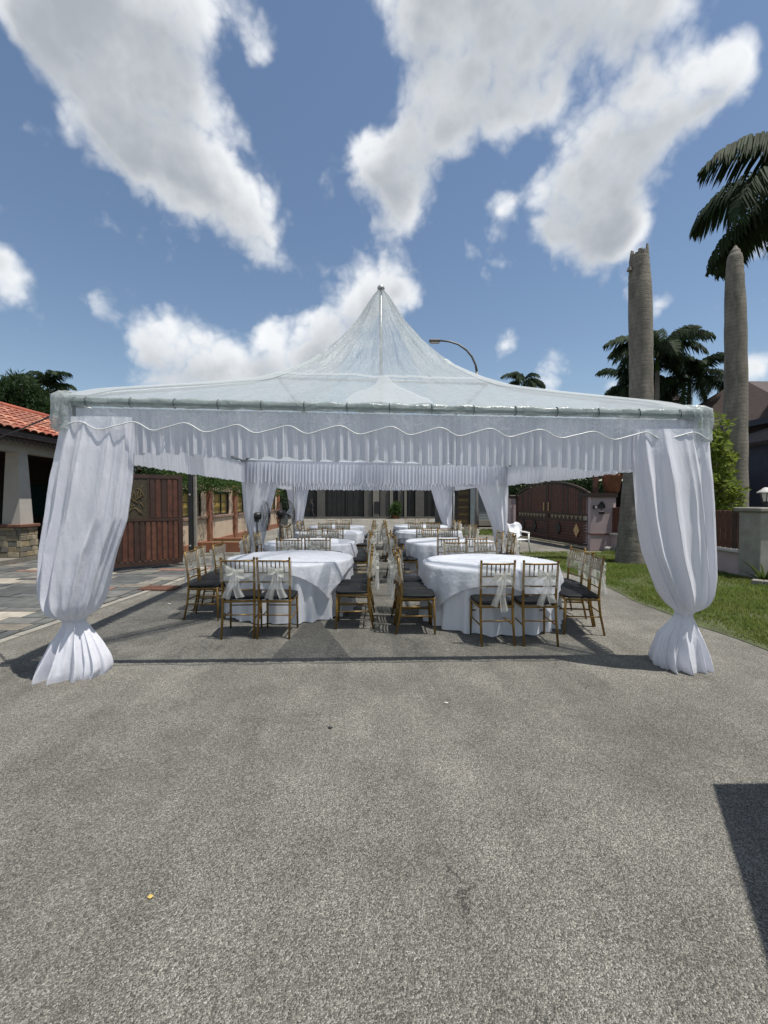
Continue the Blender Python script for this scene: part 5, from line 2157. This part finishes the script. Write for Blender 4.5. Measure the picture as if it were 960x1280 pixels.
t = thing('far_building', 'long dark grey building with black gates and pale piers closing the street', 'building', (0, YB, 0))
segs = [(300, 384, 'blackgate'), (384, 396, 'blackgate'), (397, 407, 'greywall'), (408, 431, 'blackgate'), (432, 454, 'blackgate'), (455, 465, 'greywall'), (466, 474, 'lightwall'), (475, 486, 'greywall'),
        (487, 491, 'lightwall'), (491, 496, 'blackgate'), (497, 504, 'greywall'), (505, 508, 'lightwall'), (509, 518, 'blackgate'), (519, 530, 'greywall'), (531, 545, 'blackgate'), (546, 566, 'greywall')]
for a, b, m_ in segs:
    xa, xb = bx_px(a), bx_px(b)
    dep = .5 if m_ == 'lightwall' else (.34 if m_ == 'greywall' else .12)
    nm = 'gate_panel' if m_ == 'blackgate' else ('pale_pier' if m_ == 'lightwall' else 'wall_panel')
    s = MB().box(((xa + xb) / 2, -dep / 2, 1.7), (xb - xa - .01, dep, 3.4)).build(nm, M[m_], t)
    if m_ == 'blackgate':
        nb_ = max(2, int((xb - xa) / .42))
        for i in range(nb_):
            xx = xa + (xb - xa) * (i + .5) / nb_
            MB().box((xx, -dep - .02, 1.45), (.10, .04, 2.7)).build('gate_bar', M['blackgate'] if i % 2 else M['iron'], s)
MB().box((bx_px(471), -.53, .98), (.5, .06, 1.1)).build('letter_slot', M['iron'], t)
MB().box((bx_px(440), .4, 3.5), (bx_px(566) - bx_px(300), 1.2, .25)).build('roof_slab', M['greywall'], t)
MB().box((bx_px(433), 4.5, 3.2), (bx_px(566) - bx_px(300), 7.0, 6.4)).build('rear_block', M['greywall'], t)
MB().box((bx_px(440), -.4, .07), (bx_px(566) - bx_px(300), .8, .14)).build('plinth', M['greywall'], t)
c = P(494, 645, YB - 1.2)
V, F = leaf_cloud([(0, 0, .6), (.15, 0, 1.1), (-.2, .1, .9)], [(.55, .4, .55), (.4, .35, .5), (.35, .3, .4)], 1200, .17, 21)
t = thing('potted_shrub', 'small green shrub standing before the far grey building', 'shrub', (c.x, c.y, 0))
MB().lathe((0, 0, 0), [(.22, 0), (.28, .3), (.3, .32)], 12).build('pot', M['claypot'], t)
link('foliage', np_mesh('foliage', V, F, M['leaf_mid']), t)

# right far: wooden lattice gate and blue grey shutter
YS = 27.0
sx_ = lambda px: P(px, 640, YS).x
t = thing('shutter_building', 'outbuilding with blue grey roller shutter and brown lattice door behind the curtain', 'building', (0, YS, 0))
MB().box((sx_(567), 0, 1.55), (sx_(572) - sx_(562), .3, 3.1)).build('wall_panel', M['blackgate'], t)
fr_ = MB().box((sx_(579.5), 0, 1.5), (sx_(587) - sx_(572) - .02, .2, 3.0)).build('lattice_door', M['lattice'], t)
for i in range(12):
    MB().box((sx_(579.5), -.115, .35 + i * .215), (sx_(586) - sx_(573.5), .03, .09)).build('lattice_slat', M['gatewood3'] if i % 2 else M['bronze'], fr_)
MB().box((sx_(592), 0, 1.6), (sx_(596) - sx_(588), .4, 3.2)).build('pier', M['shutter'], t)
w0, w1 = sx_(596.5), sx_(640)
sh_ = MB().box(((w0 + w1) / 2, .08, 1.75), (w1 - w0, .1, 2.7)).build('shutter', M['shutter'], t)
for i in range(26):
    MB().rbox(((w0 + w1) / 2, .0, .45 + i * .104), (w1 - w0 - .02, .05, .085), .012).build('slat', M['shutter'], sh_)
MB().box(((w0 + w1) / 2, -.1, .25), (w1 - w0 + .1, .3, .3)).build('sill', M['lightwall'], t)
MB().box(((sx_(562) + w1) / 2, .5, 3.3), (w1 - sx_(562), 1.6, .3)).build('roof_slab', M['greywall'], t)
MB().box(((sx_(562) + w1) / 2, 3.2, 1.6), (w1 - sx_(562), 5.4, 3.2)).build('rear_block', M['greywall'], t)

# dark hedge beyond the fans
c = P(345, 640, 28)
cs, rs = [], []
for i in range(12):
    cs.append((c.x - 2.2 + i * .22, c.y + random.uniform(-.4, .4), .9 + random.uniform(0, .9)))
    rs.append((.75, .6, random.uniform(.7, 1.1)))
V, F = leaf_cloud(cs, rs, 9000, .2, 33)
o = link('hedge', np_mesh('foliage', V, F, M['leaf_dark']))
tag(o, 'dark bushes at the roadside seen through the standing fans', 'hedge')

# street lamp
c = G(596, 668)
c = Vector((P(596, 640, 20.3).x, P(596, 640, 20.3).y, 0))
t = thing('street_lamp', 'grey street lamp with curved arm rising behind the tent roof', 'street lamp', (c.x, c.y, 0))
top = P(596, 465, 20.3)
a1_ = [P(px_, py_, 20.3) - c for px_, py_ in ((596, 465), (594.5, 456), (590, 446), (583, 437.5), (573, 430.5), (562, 427), (549, 425.6))]
MB().tube([(0, 0, 0), (0, 0, 1.2), (0, 0, 1.25), a1_[0]], [.10, .10, .075, .055], 10).build('pole', M['lamp_grey'], t, True)
MB().tube(a1_, [.055, .052, .05, .047, .044, .042, .04], 8).build('arm', M['lamp_grey'], t, True)
hd_ = MB().rbox(P(543.5, 426.2, 20.3) - c, (.52, .24, .13), .04).build('lamp_head', M['lamp_grey'], t)
MB().rbox(P(543.5, 428.6, 20.3) - c, (.40, .18, .04), .01).build('lamp_lens', M['lampglass'], hd_)

# ------------------------------------------------------------------ person walking far down the street
c = G(390, 648.3)
t = thing('person', 'person in dark clothes walking past the far grey building', 'person', (c.x, c.y, 0), R(80))


def skin_body(name, verts, edges, radii, mat, parent):
    me = bpy.data.meshes.new(name)
    me.from_pydata(verts, edges, [])
    me.materials.append(mat)
    o = link(name, me, parent)
    md = o.modifiers.new('skin', 'SKIN')
    for i, r_ in enumerate(radii):
        me.skin_vertices[0].data[i].radius = (r_, r_)
    me.skin_vertices[0].data[0].use_root = True
    s_ = o.modifiers.new('sub', 'SUBSURF')
    s_.levels = s_.render_levels = 1
    return o


vs = [(0, 0, .92), (0, 0, 1.15), (0, 0, 1.38), (0, .01, 1.47), (0, .015, 1.56), (0, .02, 1.64),
      (.09, .0, .88), (.10, .20, .50), (.10, .16, .09), (.10, .28, .06),
      (-.09, 0, .88), (-.10, -.10, .48), (-.10, -.36, .14), (-.10, -.28, .05),
      (.17, 0, 1.37), (.23, -.10, 1.12), (.21, -.05, .88), (.20, -.02, .80),
      (-.17, 0, 1.37), (-.23, .10, 1.12), (-.21, .22, .92), (-.20, .27, .86)]
es = [(0, 1), (1, 2), (2, 3), (3, 4), (4, 5), (0, 6), (6, 7), (7, 8), (8, 9), (0, 10), (10, 11), (11, 12), (12, 13), (2, 14), (14, 15), (15, 16), (16, 17), (2, 18), (18, 19), (19, 20), (20, 21)]
rd = [.14, .14, .15, .055, .09, .08, .085, .06, .04, .035, .085, .06, .04, .035, .06, .045, .033, .03, .06, .045, .033, .03]
skin_body('body', vs, es, rd, M['darkcloth'], t)
pillow(MB(), (0, .03, 1.60), (.17, .20, .23), 1.0, 14, 10).build('head', M['skin'], t, True)
pillow(MB(), (0, .01, 1.655), (.185, .21, .15), 1.0, 14, 8).build('hair', M['black'], t, True)
for s in (-1, 1):
    pillow(MB(), (s * .2, -.02 if s > 0 else .28, .79 if s > 0 else .84), (.06, .08, .12), 1.0, 8, 6).build('hand', M['skin'], t, True)

# ------------------------------------------------------------------ guessed umbrella, added out of frame to cast the shadow on the road
t = thing('shadow_umbrella', 'unseen dark six-sided umbrella added beside the road to cast a shadow', 'umbrella', (3.18, .96, 0))
hv = 2.3
ctr = Vector((3.18, .96, 0))
cor = Vector((2.50, 2.15, 0)) - ctr
rad = cor.length
a0_ = math.atan2(cor.y, cor.x)
mb = MB()
rim = [(rad * math.cos(a0_ + i * PI / 3), rad * math.sin(a0_ + i * PI / 3), hv) for i in range(6)]
for i in range(6):
    j = (i + 1) % 6
    mb.add([(0, 0, hv + .55), rim[i], rim[j]], [(0, 1, 2)])
    mb.add([rim[i], rim[j], (rim[j][0] * 1.005, rim[j][1] * 1.005, hv - .12), (rim[i][0] * 1.005, rim[i][1] * 1.005, hv - .12)], [(0, 1, 2, 3)])
mb.build('canopy', M['darkcloth'], t)
MB().tube([(0, 0, .05), (0, 0, hv + .6)], .024, 10).build('pole', M['gatewood3'], t, True)
MB().lathe((0, 0, 0), [(.28, 0), (.28, .06), (.05, .1), (.04, .3)], 20).build('base', M['concrete'], t, True)
for i in range(6):
    MB().tube([(0, 0, hv + .52), (rim[i][0] * .98, rim[i][1] * .98, hv - .012)], .009, 5).build('rib', M['gatewood3'], t)

# ------------------------------------------------------------------ litter
for (px_, py_, nm, lab, cat, mt, s) in ((188, 1122, 'fallen_leaf', 'small fallen orange leaf lying on the bare road', 'leaf', 'bamboo', .010), (558, 879, 'paper_scrap', 'tiny white scrap lying on the road before the tent', 'scrap', 'offwhite', .014),
                                        (212, 755, 'paper_scrap', 'white scrap lying at the road edge by the drain', 'scrap', 'offwhite', .03), (413, 910, 'dark_pebble', 'dark pebble lying on the road before the tent', 'pebble', 'iron', .016)):
    c = G(px_, py_)
    mb = MB()
    mb.grid(lambda u, v: ((u - .5) * 2 * s * (1 - .6 * abs(v - .5)), (v - .5) * 2 * s, .006 + .25 * s * math.sin(u * 4) * math.sin(v * 3)), 4, 4)
    mb.add([(-s * .3, -s * .3, .002), (s * .3, -s * .3, .002), (0, s * .3, .002)], [(0, 1, 2)])
    o = mb.build(nm, M[mt], None, True)
    o.location = (c.x, c.y, 0)
    o.rotation_euler = (0, 0, 1.1)
    tag(o, lab, cat)
